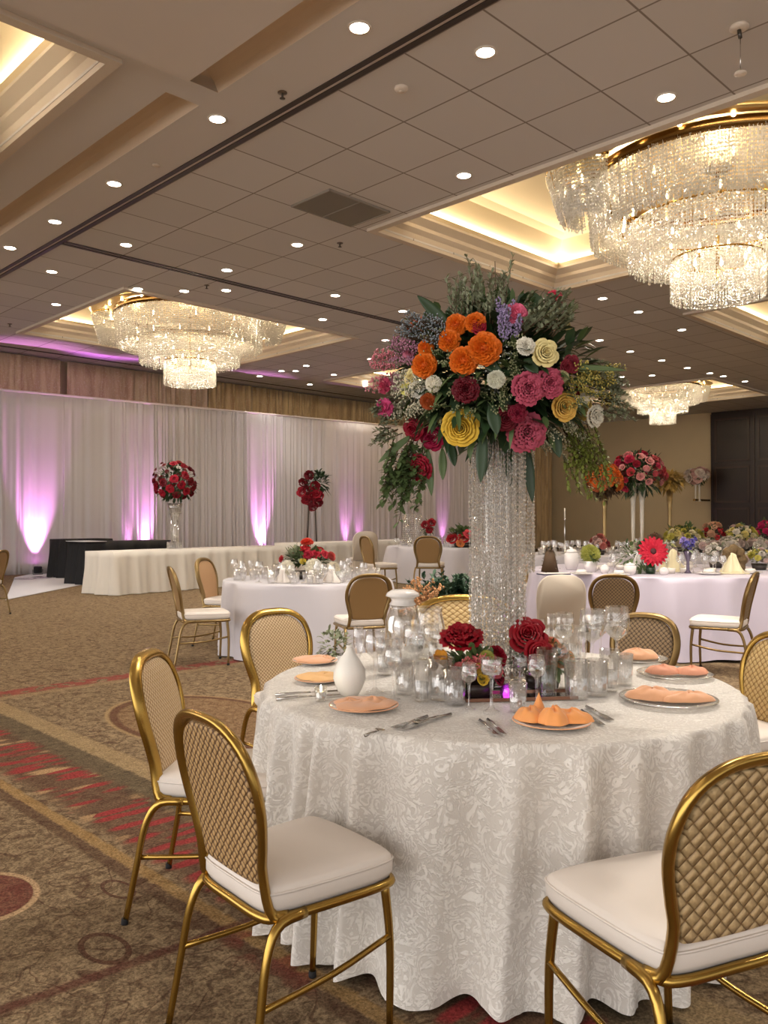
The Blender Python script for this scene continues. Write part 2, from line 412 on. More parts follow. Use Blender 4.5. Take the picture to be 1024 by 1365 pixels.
# ------------------------------------------------------------------ the room
U0, U1, V0, V1 = -7.0, 34.1, -13.0, 23.4
fl = MB(); fl.box((-30, -10, -.1), (45, 60, 0)); struct(fl.build('floor', carpet(), smooth=False))
COFFERS = [(8.85, 13.6, .6, 9.05), (7.7, 13.6, 14.9, 20.0), (-1.2, 3.66, 7.6, 13.5), (17.3, 22.0, -.8, 8.0), (25.7, 30.4, 11.3, 16.6), (17.3, 22.0, 14.9, 20.0)]
GROOVE = [(4.42, 4.82, 7.72, V1), (4.42, 4.82, -2, 7.35)]
def hole_slab(mb, u0, u1, v0, v1, z, holes):
    us = sorted({u0, u1, *[x for h in holes for x in h[:2] if u0 < x < u1]}); vs = sorted({v0, v1, *[x for h in holes for x in h[2:] if v0 < x < v1]})
    for a, b in zip(us, us[1:]):
        for c, d in zip(vs, vs[1:]):
            mu, mv = (a+b)/2, (c+d)/2
            if any(h[0] < mu < h[1] and h[2] < mv < h[3] for h in holes): continue
            mb.add([uv(a, c, z), uv(b, c, z), uv(b, d, z), uv(a, d, z), uv(a, c, z+.12), uv(b, c, z+.12), uv(b, d, z+.12), uv(a, d, z+.12)],
                   [(0, 3, 2, 1), (4, 5, 6, 7), (0, 1, 5, 4), (1, 2, 6, 5), (2, 3, 7, 6), (3, 0, 4, 7)])
cb = MB(); hole_slab(cb, U0, U1, V0, V1, CEIL, COFFERS+GROOVE)
struct(cb.build('ceiling', tile_ceiling(), smooth=False))
def quad_ring(mb, r0, z0, r1, z1):
    """strip between two room-aligned rectangles"""
    def cs(r, z): return [uv(r[0], r[2], z), uv(r[1], r[2], z), uv(r[1], r[3], z), uv(r[0], r[3], z)]
    mb.add(cs(r0, z0)+cs(r1, z1), [(i, (i+1) % 4, 4+(i+1) % 4, 4+i) for i in range(4)])
def shrink(h, d): return (h[0]+d, h[1]-d, h[2]+d, h[3]-d)
for k, h in enumerate(COFFERS):
    w = MB()
    # shallow lower moulding, riser, step and raised cream tray
    prof = [(-.14, -.0), (-.14, -.05), (-.02, -.05), (0, .03), (.03, .10), (.10, .16), (.10, .22), (.22, .30), (.22, .34)]
    for (d0, a), (d1, b) in zip(prof, prof[1:]): quad_ring(w, shrink(h, d0), CEIL+a, shrink(h, d1), CEIL+b)
    struct(w.build('trim_%d' % (k+1), mat('trim_plaster', (216, 202, 184), .7), smooth=False))
    t = MB(); quad_ring(t, shrink(h, .22), CEIL+.34, shrink(h, .5), CEIL+.72); quad_ring(t, shrink(h, .5), CEIL+.72, shrink(h, .62), CEIL+.8)
    g = shrink(h, .62); t.add([uv(g[0], g[2], CEIL+.8), uv(g[1], g[2], CEIL+.8), uv(g[1], g[3], CEIL+.8), uv(g[0], g[3], CEIL+.8)], [(0, 3, 2, 1)])
    o = t.build('ceiling', CREAM, smooth=False); struct(o)
for k, h in enumerate(COFFERS):                              # assumed light strips, added unseen on the ledge of every coffer
    g = shrink(h, .27); cu_, cv_ = (h[0]+h[1])/2, (h[2]+h[3])/2
    for (a, b, c, d) in ((g[0], g[1], g[2], g[2]), (g[0], g[1], g[3], g[3]), (g[0], g[0], g[2], g[3]), (g[1], g[1], g[2], g[3])):
        mu, mv = (a+b)/2, (c+d)/2; ln = max(abs(b-a), abs(d-c))
        ld = bpy.data.lights.new('assumed_cove_strip', 'AREA'); ld.shape = 'RECTANGLE'; ld.size = ln-.1; ld.size_y = .05; ld.energy = 6.0*ln; ld.color = (1, .84, .60)
        o = bpy.data.objects.new('assumed_cove_strip', ld); COL.objects.link(o); o.location = uv(mu, mv, CEIL+.38)
        tgt = uv(cu_ if a != b else (mu+(1.0 if mu < cu_ else -1.0) if a == b else mu), mv if a == b else mv+(1.0 if mv < cv_ else -1.0), CEIL+1.1) if a == b else uv(mu, mv+(1.0 if mv < cv_ else -1.0), CEIL+1.1)
        if a == b: tgt = uv(mu+(1.0 if mu < cu_ else -1.0), mv, CEIL+1.1)
        dv = (tgt-o.location).normalized(); along = (uv(b, d)-uv(a, c)).normalized(); zz = -dv; yy = zz.cross(along)
        o.rotation_euler = Matrix((along, yy, zz)).transposed().to_euler()
# long plaster cove beside the smooth soffit, broken by a cross beam
cv = MB()
for g in GROOVE:
    n = 8; pts = [(g[1], CEIL)]+[(g[1]-.4*(i/n), CEIL+.26*math.sin(PI*.5*(i/n)**.7)) for i in range(1, n+1)]+[(g[0], CEIL+.26), (g[0], CEIL-.0)]
    for (a, za), (b, zb) in zip(pts, pts[1:]): cv.add([uv(a, g[2], za), uv(b, g[2], zb), uv(b, g[3], zb), uv(a, g[3], za)], [(0, 1, 2, 3)])
    for vv in (g[2], g[3]): cv.add([uv(g[0], vv, CEIL), uv(g[1], vv, CEIL), uv(g[1], vv, CEIL+.3), uv(g[0], vv, CEIL+.3)], [(0, 1, 2, 3)])
struct(cv.build('trim_7', mat('cove_plaster', (226, 206, 182), .8)))
pb = MB(); pb.add([uv(U0, -4, CEIL-.06), uv(4.42, -4, CEIL-.06), uv(4.42, 7.28, CEIL-.06), uv(U0, 7.28, CEIL-.06), uv(U0, -4, CEIL+.02), uv(4.42, -4, CEIL+.02), uv(4.42, 7.28, CEIL+.02), uv(U0, 7.28, CEIL+.02)],
   [(0, 3, 2, 1), (4, 5, 6, 7), (0, 1, 5, 4), (1, 2, 6, 5), (2, 3, 7, 6), (3, 0, 4, 7)])
struct(pb.build('ceiling', mat('soffit_plaster', (218, 209, 200), .85), smooth=False))
# walls
def wall(name, a, b, z0, z1, m, th=.15):
    a, b = Vector(a), Vector(b); d = (b-a).normalized(); n = Vector((-d.y, d.x, 0))*th
    w = MB(); w.add([a+Vector((0,0,z0)), b+Vector((0,0,z0)), b+n+Vector((0,0,z0)), a+n+Vector((0,0,z0)), a+Vector((0,0,z1)), b+Vector((0,0,z1)), b+n+Vector((0,0,z1)), a+n+Vector((0,0,z1))],
        [(0, 3, 2, 1), (4, 5, 6, 7), (0, 1, 5, 4), (1, 2, 6, 5), (2, 3, 7, 6), (3, 0, 4, 7)])
    return struct(w.build(name, m, smooth=False))
wall('wall_left', uv(U0, 23.0), uv(U1, 23.0), 0, CEIL, WALLT)
wall('wall_back', uv(U1, V0), uv(U1, 23.0), 0, CEIL, WALLT, -.15)
w1 = MB()
for z0, z1, d in ((0, .16, .03), (.16, .2, .018)): w1.box((U1-d, V0, z0), (U1, 22.9, z1), Matrix.Rotation(ROOM, 4, 'Z'))
struct(w1.build('baseboard_back', WOOD, smooth=False))
# dark panelled doors at far right: from v=14.9 downwards
dr = struct(MB().box((U1-.12, 6.0, 0), (U1-.005, 14.9, CEIL-.02), Matrix.Rotation(ROOM, 4, 'Z')).build('door_1', WOOD, smooth=False))
dp = MB(); RM = Matrix.Rotation(ROOM, 4, 'Z')
for i in range(5):
    v0 = 14.9-1.75*(i+1)+.04
    for z0, z1 in ((.25, 1.9), (2.1, 3.6), (3.8, 5.6)):
        for a0, a1, c0, c1 in ((.14, 1.57, 0, .07), (.14, 1.57, .07, .0)):
            pass
        dp.box((U1-.15, v0+.14, z0), (U1-.12, v0+.22, z1), RM); dp.box((U1-.15, v0+1.49, z0), (U1-.12, v0+1.57, z1), RM)
        dp.box((U1-.15, v0+.14, z0), (U1-.12, v0+1.57, z0+.08), RM); dp.box((U1-.15, v0+.14, z1-.08), (U1-.12, v0+1.57, z1), RM)
    dp.box((U1-.17, v0+1.68, 0), (U1-.12, v0+1.72, CEIL-.1), RM)
struct(dp.build('trim_8', mat('door_moulding', (58, 40, 32), .3), smooth=False))
# partition tracks let into the ceiling
def track(name, pts, offs, w, m, k):
    t = MB()
    for o_ in offs:
        (u0, v0), (u1, v1) = pts
        if u0 == u1: t.box((u0+o_-w, v0, CEIL-.012), (u0+o_+w, v1, CEIL+.01), RM)
        else: t.box((u0, v0+o_-w, CEIL-.012), (u1, v0+o_+w, CEIL+.01), RM)
    return struct(t.build(name, m, smooth=False))
TRK = mat('track_dark', (54, 44, 40), .5)
track('trim_9', ((5.57, V0), (5.57, 22.2)), (-.055, .055), .032, TRK, 0)
track('trim_10', ((5.6, 13.1), (16.8, 13.1)), (-.06, .06), .03, TRK, 0)
track('trim_11', ((5.6, 22.05), (U1, 22.05)), (0,), .04, TRK, 0)
# slightly offset ceiling panel edge beside the grey vent
tb = MB(); tb.box((6.7, 9.2, CEIL-.015), (6.73, 10.0, CEIL+.01), RM); tb.box((5.75, 8.85, CEIL-.012), (6.75, 8.87, CEIL), RM)
ventt = thing('ceiling_vent', 'dull grey square vent panel set between the pale ceiling tiles', 'vent', uv(7.87, 8.84, CEIL), ROOM)
v = MB(); v.box((-.56, -.4, -.02), (.56, .4, .0)); v.build('vent_panel', mat('vent_grey', (128, 122, 110), .7), ventt, smooth=False)
v = MB()
for x0, y0, x1, y1 in ((-.58, -.42, .58, -.4), (-.58, .4, .58, .42), (-.58, -.42, -.56, .42), (.56, -.42, .58, .42), (-.005, -.4, .005, .4)): v.box((x0, y0, -.03), (x1, y1, 0))
v.build('vent_frame', mat('vent_frame_grey', (150, 142, 130), .6), ventt, smooth=False)

# ------------------------------------------------------------------ downlights
def downlight_proto():
    t = thing('recessed_downlight', '', 'light'); m = MB()
    m.lathe([(.088, 0), (.112, 0), (.114, -.008), (.088, -.010)], 28, cap=False); m.build('trim_ring', mat('downlight_trim', (226, 214, 200), .4), t)
    m = MB(); m.lathe([(.001, -.006), (.086, -.006), (.088, 0)], 28, cap=False); m.build('lens', LAMP, t)
    return t
DLP = downlight_proto(); first_dl = [True]
def downlight(px, py, label, group=None, power=55, pos=None):
    p = pos if pos is not None else at(px, py, CEIL); p = Vector((p.x, p.y, CEIL-.001))
    if first_dl[0]: o = DLP; first_dl[0] = False
    else: o = copy_tree(DLP)
    o.location = p; o['label'] = label
    if group: o['group'] = group
    elif 'group' in o.keys(): del o['group']
    if power:
        ld = bpy.data.lights.new('downlight_beam', 'SPOT'); ld.energy = power; ld.spot_size = math.radians(115); ld.spot_blend = .9; ld.shadow_soft_size = .09
        ld.color = (1, .92, .82); lo = bpy.data.objects.new('downlight_beam', ld); COL.objects.link(lo); lo.location = p+Vector((0, 0, -.03))
    return o
NAMED = [(479, 33, 'bright round downlight in smooth soffit, nearest the camera'), (289, 156, 'round downlight in smooth soffit, second from camera'),
 (151, 243, 'round downlight in smooth soffit, third from camera'), (72, 294, 'round downlight in smooth soffit, fourth from camera'), (12, 329, 'small downlight in smooth soffit, farthest from camera'),
 (648, 66, 'round downlight in tiled ceiling just beside the long dark double track'), (890, 127, 'round downlight in tile directly above the large crystal chandelier'),
 (619, 232, 'round downlight in tile between grey vent and large cream coffer'), (167, 325, 'downlight just inside the corner where two ceiling tracks meet'),
 (68, 361, 'downlight beyond the track corner near white drape side'), (396, 325, 'downlight in tiled ceiling below the grey vent panel'),
 (302, 359, 'downlight on near side of the thin cross track, above small chandelier'), (447, 393, 'downlight just beside the thin cross track, left of tall bouquet'),
 (245, 387, 'downlight directly over the gold disc of the left chandelier'), (301, 386, 'downlight over right half of the left chandelier disc'),
 (537, 414, 'downlight at the left edge of the tall bouquet foliage'), (183, 384, 'small downlight left of the ones over left chandelier')]
for px, py, lb in NAMED: downlight(px, py, lb, power=95)
for px, py in [(804,397),(852,415),(910,439)]: downlight(px, py, 'slim looking downlight right of the tall bouquet below big chandelier', 'downlights under the big chandelier', 70)
for px, py in [(800,453),(841,468),(883,480),(917,490),(947,497),(965,501),(994,508),(829,502),(870,500)]:
    downlight(px, py, 'tiny far downlight in dim ceiling above the right back chandelier', 'far right downlights', 150)
for px, py in [(430,425),(514,453),(494,478),(510,473),(408,487),(394,494),(445,499),(487,513),(413,512),(346,501),(375,494),(74,405)]:
    downlight(px, py, 'tiny far downlight in dim ceiling between left chandelier and tall bouquet', 'far left downlights', 55)
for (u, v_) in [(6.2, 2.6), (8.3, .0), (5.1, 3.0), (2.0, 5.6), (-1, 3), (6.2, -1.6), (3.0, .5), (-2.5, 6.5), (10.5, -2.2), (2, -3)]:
    downlight(0, 0, 'assumed recessed downlight added in the ceiling behind and beside the camera', 'added downlights outside the picture', 480, pos=uv(u, v_))  # assumed fittings, added out of view for more light from behind

# small ceiling fittings
def sprinkler(px, py, label):
    p = at(px, py, CEIL-.05); t = thing('fire_sprinkler', label, 'sprinkler', (p.x, p.y, CEIL-.001))
    MB().lathe([(.05, 0), (.05, -.008), (.02, -.012), (.001, -.012)], 16).build('escutcheon', mat('chrome_dull', (120, 108, 96), .35, .9), t)
    MB().tube([(0, 0, 0), (0, 0, -.06)], .012, 8).lathe([(.001, -.062), (.03, -.062), (.03, -.066), (.001, -.068)], 12).build('deflector', STEEL, t)
sprinkler(453, 327, 'small brass fire sprinkler hanging from tile beside the middle downlight')
sprinkler(275, 383, 'dark fire sprinkler between the two downlights over left chandelier')
sprinkler(12, 434, 'dark fire sprinkler on purple-lit ceiling at far left edge')
sprinkler(376, 127, 'tiny dark sprinkler in smooth soffit beside the long double track')
sd = thing('smoke_detector', 'small white round smoke detector on tile between downlights and track', 'detector', at(535, 115, CEIL-.01))
MB().lathe([(.07, .01), (.075, -.01), (.055, -.03), (.02, -.034), (.001, -.034)], 24).build('housing', mat('ivory_plastic', (222, 208, 192), .5), sd)
MB().lathe([(.03, -.034), (.03, -.04), (.001, -.04)], 16).build('sensor_cap', mat('ivory_plastic', (222, 208, 192), .5), sd)
sd2 = tag(MB().lathe([(.05, .0), (.052, -.012), (.02, -.02), (.001, -.02)], 20).build('smoke_detector', mat('ivory_plastic', (222, 208, 192), .5), loc=at(207, 218, CEIL-.001)), 'tiny white detector disc on smooth soffit between two downlights', 'detector')
p = at(988, 33, CEIL-.01)
hk = thing('ceiling_hook', 'white ceiling rosette with hanging wire and cap at top right', 'hook', (p.x, p.y, CEIL-.001))
MB().lathe([(.085, 0), (.085, -.02), (.05, -.035), (.001, -.035)], 24).build('rosette', mat('ivory_plastic', (222, 208, 192), .5), hk)
MB().tube([(0, 0, -.03), (.01, 0, -.11)], .018, 8).build('hook', STEEL, hk)
MB().tube([(.01, 0, -.1), (.01, 0, -.42)], .004, 6).build('wire', SILVER, hk)
MB().lathe([(.001, -.41), (.05, -.42), (.055, -.435), (.001, -.44)], 20, Matrix.Translation((.01, 0, 0))).build('drop_cap', mat('ivory_plastic', (222, 208, 192), .5), hk)

# ------------------------------------------------------------------ chandeliers
def tier_pts(r, z0, z1, n, dz, jag=.06, r2=None, a0=0, a1=2*PI, cx=0, cy=0):
    out = []
    for i in range(n):
        a = a0+(a1-a0)*(i+.5)/n; zb = z1+NR.uniform(0, jag); rr0 = r+NR.uniform(-.02, .02)
        m = int((z0-zb)/dz)
        for k in range(m):
            t = k/max(1, m); rr = rr0+((r2 or r)-r)*t
            out.append((cx+rr*math.cos(a), cy+rr*math.sin(a), z0-dz*(k+.5)+NR.uniform(-.006, .006)))
    return out
def build_chandelier(label, loc, rz):
    t = thing('crystal_chandelier', label, 'chandelier', loc, rz)        # local z measured from the ceiling plane, long axis X
    can = MB()
    def ell(a, b, z, n=64): return [(a*math.cos(2*PI*i/n), b*math.sin(2*PI*i/n), z) for i in range(n)]
    n = 64; rings = [ell(.3, .3, .62), ell(2.2, 1.75, .36), ell(2.34, 1.88, .32), ell(2.36, 1.9, .27), ell(2.3, 1.84, .26), ell(1.5, 1.4, .30), ell(.2, .2, .32)]
    vs = [p for r_ in rings for p in r_]; can.add(vs, [(k*n+i, k*n+(i+1) % n, (k+1)*n+(i+1) % n, (k+1)*n+i) for k in range(len(rings)-1) for i in range(n)])
    can.build('canopy', mat('polished_gold_canopy', (206, 178, 126), .4, 1), t)
    MB().tube([(0, 0, .8), (0, 0, .3)], .06, 12).tube([(0, 0, .3), (0, 0, -1.2)], .025, 10).build('stem', BRASS, t)
    MB().tube(ell(1.73, 1.73, .18, 72), .045, 8, True, flat=(0, 0, 1)).build('upper_band', mat('aged_brass', (128, 98, 58), .25, 1), t)
    MB().tube(ell(1.15, 1.15, -.42, 56), .014, 6, True).build('middle_band', BRASS, t)
    MB().tube(ell(.6, .6, -.92, 40), .014, 6, True).build('lower_band', BRASS, t)
    pts = tier_pts(1.73, .15, -.66, 470, .045, r2=1.68)+tier_pts(1.66, .12, -.6, 260, .05, r2=1.5)+tier_pts(1.5, -.4, -.66, 150, .055, r2=1.2)
    o = link('upper_crystal_tier', beads('upper_crystal_tier', pts, .021, .027, CRYSTC), t); o['kind'] = 'stuff'
    pts = tier_pts(1.16, -.42, -1.02, 330, .045)+tier_pts(1.06, -.44, -1.0, 120, .05)+tier_pts(.85, -.85, -1.02, 100, .045, r2=.8)
    o = link('middle_crystal_tier', beads('middle_crystal_tier', pts, .019, .025, CRYSTC), t); o['kind'] = 'stuff'
    pts = tier_pts(.6, -.92, -1.5, 190, .04, .02)+tier_pts(.5, -.95, -1.48, 80, .05)+tier_pts(.3, -1.3, -1.5, 40, .04)
    o = link('lower_crystal_tier', beads('lower_crystal_tier', pts, .013, .021, CRYSTC), t); o['kind'] = 'stuff'
    for sx in (-1, 1):
        lobe = MB(); lobe.tube([(sx*(1.75+.62*math.cos(a)), .62*math.sin(a), .22) for a in [(-PI/2+PI*i/20) if sx > 0 else (PI/2+PI*i/20)*1 for i in range(21)]] if sx > 0 else [(-(1.75+.62*math.cos(-PI/2+PI*i/20)), .62*math.sin(-PI/2+PI*i/20), .22) for i in range(21)], .02, 8)
        lobe.build('side_band', BRASS, t)
        pts = []
        for rr in (.62, .52):
            pts += [(sx*x, y, z) for x, y, z in tier_pts(rr, .2, -.5, 130, .045, a0=-PI/2, a1=PI/2, cx=1.75, r2=rr-.2)]
        o = link('side_crystal_lobe', beads('side_crystal_lobe', pts, .012, .024, CRYSTC), t); o['kind'] = 'stuff'
    def bulb_mesh():
        return MB().lathe([(.001, -.05), (.016, -.04), (.02, -.01), (.018, .02), (.008, .06), (.001, .075)], 10).mesh('bulb', BULB)
    bm_ = bulb_mesh()
    skm = MB().lathe([(.001, -.12), (.02, -.115), (.018, -.05), (.001, -.05)], 10).mesh('socket', BRASS)
    def bulb(x, y, z): b = link('candle_bulb', bm_, t); b.location = (x, y, z); link('socket', skm, b)
    for i in range(9): a = 2*PI*i/9+.2; bulb(1.4*math.cos(a), 1.4*math.sin(a), -.05)
    for i in range(12): a = 2*PI*i/12+.1; bulb(1.25*math.cos(a), 1.25*math.sin(a), -.36)
    for i in range(7): a = 2*PI*i/7+.1; bulb(.42*math.cos(a), .42*math.sin(a), -.86)
    for sx in (-1, 1): bulb(sx*2.1, .12, .0); bulb(sx*2.0, -.3, .0)
    # small bulbs round the top of the band
    sm = MB().lathe([(.001, -.03), (.025, -.02), (.03, 0), (.02, .02), (.001, .03)], 10).mesh('rim_bulb', BULBS)
    for i in range(20): a = 2*PI*i/20; b = link('rim_bulb', sm, t); b.location = (1.95*math.cos(a), 1.72*math.sin(a), .24)
    return t
def chand_lights(loc, k=1.0, s=1.0):
    for dx, dy, dz, e, r_ in ((0, 0, -.2, 110, .12), (0, 0, -.72, 60, .12), (0, 0, -1.2, 14, .08), (1.3, 0, .0, 34, .12), (-1.3, 0, .0, 34, .12)):
        ld = bpy.data.lights.new('chandelier_glow', 'POINT'); ld.energy = e*k; ld.color = (1, .86, .66); ld.shadow_soft_size = r_*s
        o = bpy.data.objects.new('chandelier_glow', ld); COL.objects.link(o); o.location = Vector(loc)+Vector((dx*s, dy*s, dz*s))
pc1 = ray(958, 11.35, CEIL+.04)
ch1 = build_chandelier('huge three-tiered crystal chandelier in the cream coffer at upper right', pc1, math.radians(4)); chand_lights(pc1, .9)
pc2 = ray(253, 19.8, CEIL+.22)
copy_tree(ch1, pc2, math.radians(-3), 'three-tiered crystal chandelier hanging before the white drape'); chand_lights(pc2, 1.0)
pc3 = ray(884, 29.5, CEIL+.12)
pc4_assumed = uv(1.2, 10.6, CEIL+.1); copy_tree(ch1, pc4_assumed, .8, 'assumed crystal chandelier added out of view in the upper left coffer'); chand_lights(pc4_assumed, 1.3)  # assumed fixture, added out of view as a source for this coffer's glow
pc5_assumed = uv(19.6, 3.6, CEIL+.1); copy_tree(ch1, pc5_assumed, .8, 'assumed crystal chandelier added out of view in the coffer beyond the right edge'); chand_lights(pc5_assumed, 1.0)  # also assumed: unseen copy added to light the coffer at right
copy_tree(ch1, pc3, .1, 'small distant crystal chandelier glowing near the tan back wall', scale=(.74, .74, .8)); chand_lights(pc3, .9, .74)

# ------------------------------------------------------------------ drapes
def curtain(name, a, b, z0, z1, m, label, amp=.06, freq=4.2, seed=0, gather=.0, group=None, flare=.4, cols=None):
    a, b = Vector((a[0], a[1], 0)), Vector((b[0], b[1], 0)); Ln = (b-a).length; d = (b-a)/Ln; n = Vector((d.y, -d.x, 0))
    nu = int(Ln*60); nz = 14; mb = MB(); rr = random.Random(seed)
    ph = [rr.uniform(0, 6.28) for _ in range(6)]
    def fn(i, j):
        s = i*Ln; z = z0+(z1-z0)*j; q = 1-j
        w = s+.12*math.sin(s*1.9+ph[0])+.05*math.sin(s*4.7+ph[1])
        A = amp*(.55+.45*math.sin(s*.9+ph[2]))*(.65+flare*q)
        o = A*math.sin(2*PI*freq*w/2.2+ph[3]+.25*math.sin(3*q+s))+A*.45*math.sin(2*PI*freq*1.7*w/2.2+ph[4])+.02*math.sin(s*.7+2*q)
        o = abs(o)*1.1-A*.3
        p = a+d*s+n*o; return (p.x, p.y, z)
    mb.grid(fn, nu, nz)
    o = mb.build(name, m); s_ = o.modifiers.new('thick', 'SOLIDIFY'); s_.thickness = .006
    return tag(o, label, 'curtain', group)
DA, DB = Vector((-8.83, 21.5, 0)), Vector((.21, 28.8, 0)); DD = (DB-DA).normalized()
def on_drape(px):
    k = (px-512)/F                   # X = k Y
    s = (k*DA.y-DA.x)/(DD.x-k*DD.y); return DA+DD*s
segs = [(-60, 85, 'tall white drape panel at the far left edge'), (85, 259, 'tall white drape panel behind the black-draped tables'), (259, 402, 'tall white drape panel behind the tall red bouquet stand'),
        (402, 528, 'tall white drape panel beside the red spray on thin stand'), (528, 628, 'white drape panel behind the farthest glass-covered round table')]
for k, (x0, x1, lb) in enumerate(segs):
    curtain('pipe_drape', on_drape(x0), on_drape(x1), .01, 4.67, DRAPE, lb, .085, 7.6, k, group='white pipe and drape panels')
# header rod for the drape
ra, rb = on_drape(-60), on_drape(628)
nrm = Vector((DD.y, -DD.x, 0))
tag(MB().tube([ra+Vector((0, 0, 4.7)), rb+Vector((0, 0, 4.7))], .03, 8).build('drape_rod', mat('rod_white', (214, 204, 200), .4)), 'white horizontal rod along the top of the drape', 'rod')
for k, (u0, u1, m, lb) in enumerate([(3, 9.75, ROSEC, 'tan brocade curtain above drape at far left, before dark gap'), (9.95, 14.5, ROSEC, 'rose brown brocade curtain above drape behind left chandelier'),
        (14.55, 24, GOLDC, 'gold brocade curtain above the white drape'), (25.2, 33.9, GOLDC, 'tan full-length curtain in the far corner behind crystal column')]):
    curtain('wall_curtain', uv(u0, 22.75), uv(u1, 22.75), .02 if u0 > 24 else 0.02, CEIL-.03 if u0 < 24 else CEIL-.05, m, lb, .10, 5.5, 20+k, flare=0)
# dark pillar where the white drape ends
pl = MB(); pl.box((23.6, 21.6, 0), (24.6, 22.4, CEIL-.01), RM); struct(pl.build('trim_12', WOOD, smooth=False))

# ------------------------------------------------------------------ uplights
UPC = (1.0, .34, .96)
def uplight(px, label, off=.24, e=260, size=24, group=None, fixture=True, shift=0):
    p = on_drape(px)+nrm*off
    t = thing('led_uplight', label, 'light', (p.x, p.y, 0), math.atan2(nrm.y, nrm.x), group)
    MB().lathe([(.09, .05), (.1, .06), (.1, .2), (.085, .22), (.08, .2), (.001, .19)], 20).build('housing', BLACK, t)
    MB().lathe([(.001, .205), (.078, .205)], 20, cap=False).build('lens', mat('magenta_lens', (255, 190, 255), .4, emit=12, ecol=(255, 120, 255)), t)
    MB().tube([(0, -.12, .14), (0, -.12, .02), (0, .12, .02), (0, .12, .14)], .01, 6).build('yoke', STEEL, t)
    ld = bpy.data.lights.new('uplight_beam', 'SPOT'); ld.energy = e; ld.color = UPC; ld.spot_size = math.radians(size*1.5); ld.spot_blend = 1; ld.shadow_soft_size = .05
    lo = bpy.data.objects.new('uplight_beam', ld); COL.objects.link(lo); lo.location = (p.x, p.y, .23)
    aim = on_drape(px)+Vector((0, 0, 1.5)); d = aim-lo.location; lo.rotation_euler = d.to_track_quat('-Z', 'Y').to_euler()
uplight(47, 'glowing magenta uplight on white floor sheet at far left', e=900, size=30)
uplight(170, 'magenta uplight behind the black-draped tables, nearer the left one', e=120, size=18)
uplight(192, 'magenta uplight behind the end of the long white table', e=600)
uplight(347, 'magenta uplight at middle of the drape behind long white table', e=800)
uplight(460, 'faint pink uplight glowing on drape right of the red spray', e=190, size=20)
uplight(478, 'second faint pink uplight on drape right of the red spray', e=90, size=18)
uplight(590, 'faint pink uplight behind the farthest round table', e=110, size=20)
ld = bpy.data.lights.new('assumed_uplight_wash', 'SPOT'); ld.energy = 1900; ld.color = (.8, .2, 1); ld.spot_size = math.radians(34); ld.spot_blend = 1; ld.shadow_soft_size = .1  # assumed uplight, added unseen behind the drape for the purple ceiling glow
lo = bpy.data.objects.new('assumed_uplight_wash', ld); COL.objects.link(lo); lo.location = (-8.0, 22.6, .3)
lo.location = on_drape(75)+nrm*-.35+Vector((0, 0, .3)); lo.rotation_euler = (Vector((-7.0, 21.8, 5.9))-lo.location).to_track_quat('-Z', 'Y').to_euler()
# white sheet on the floor + clear plates
q = [at(8, 800, 0), at(118, 778, 0), at(196, 763, 0), at(112, 758, 0), at(60, 762, 0), at(20, 770, 0)]
sh = MB(); cc = sum(q, Vector())/len(q)
sh.slab([(p_.x-cc.x, p_.y-cc.y) for p_ in q], .002, .012); tag(sh.build('floor_sheet', CLOTHW, loc=(cc.x, cc.y, 0)), 'white sheet lying on carpet at foot of the drape', 'cloth')
for k, (px, py) in enumerate(((34, 773), (57, 771))):
    p_ = at(px, py, 0); tag(MB().lathe([(.001, 0), (.22, 0), (.26, .02), (.25, .025), (.001, .008)], 24).build('glass_tray', CUT, loc=(p_.x, p_.y, .015)),
        ('nearer' if k == 0 else 'farther')+' clear glass tray on the floor beside the magenta uplight', 'tray')

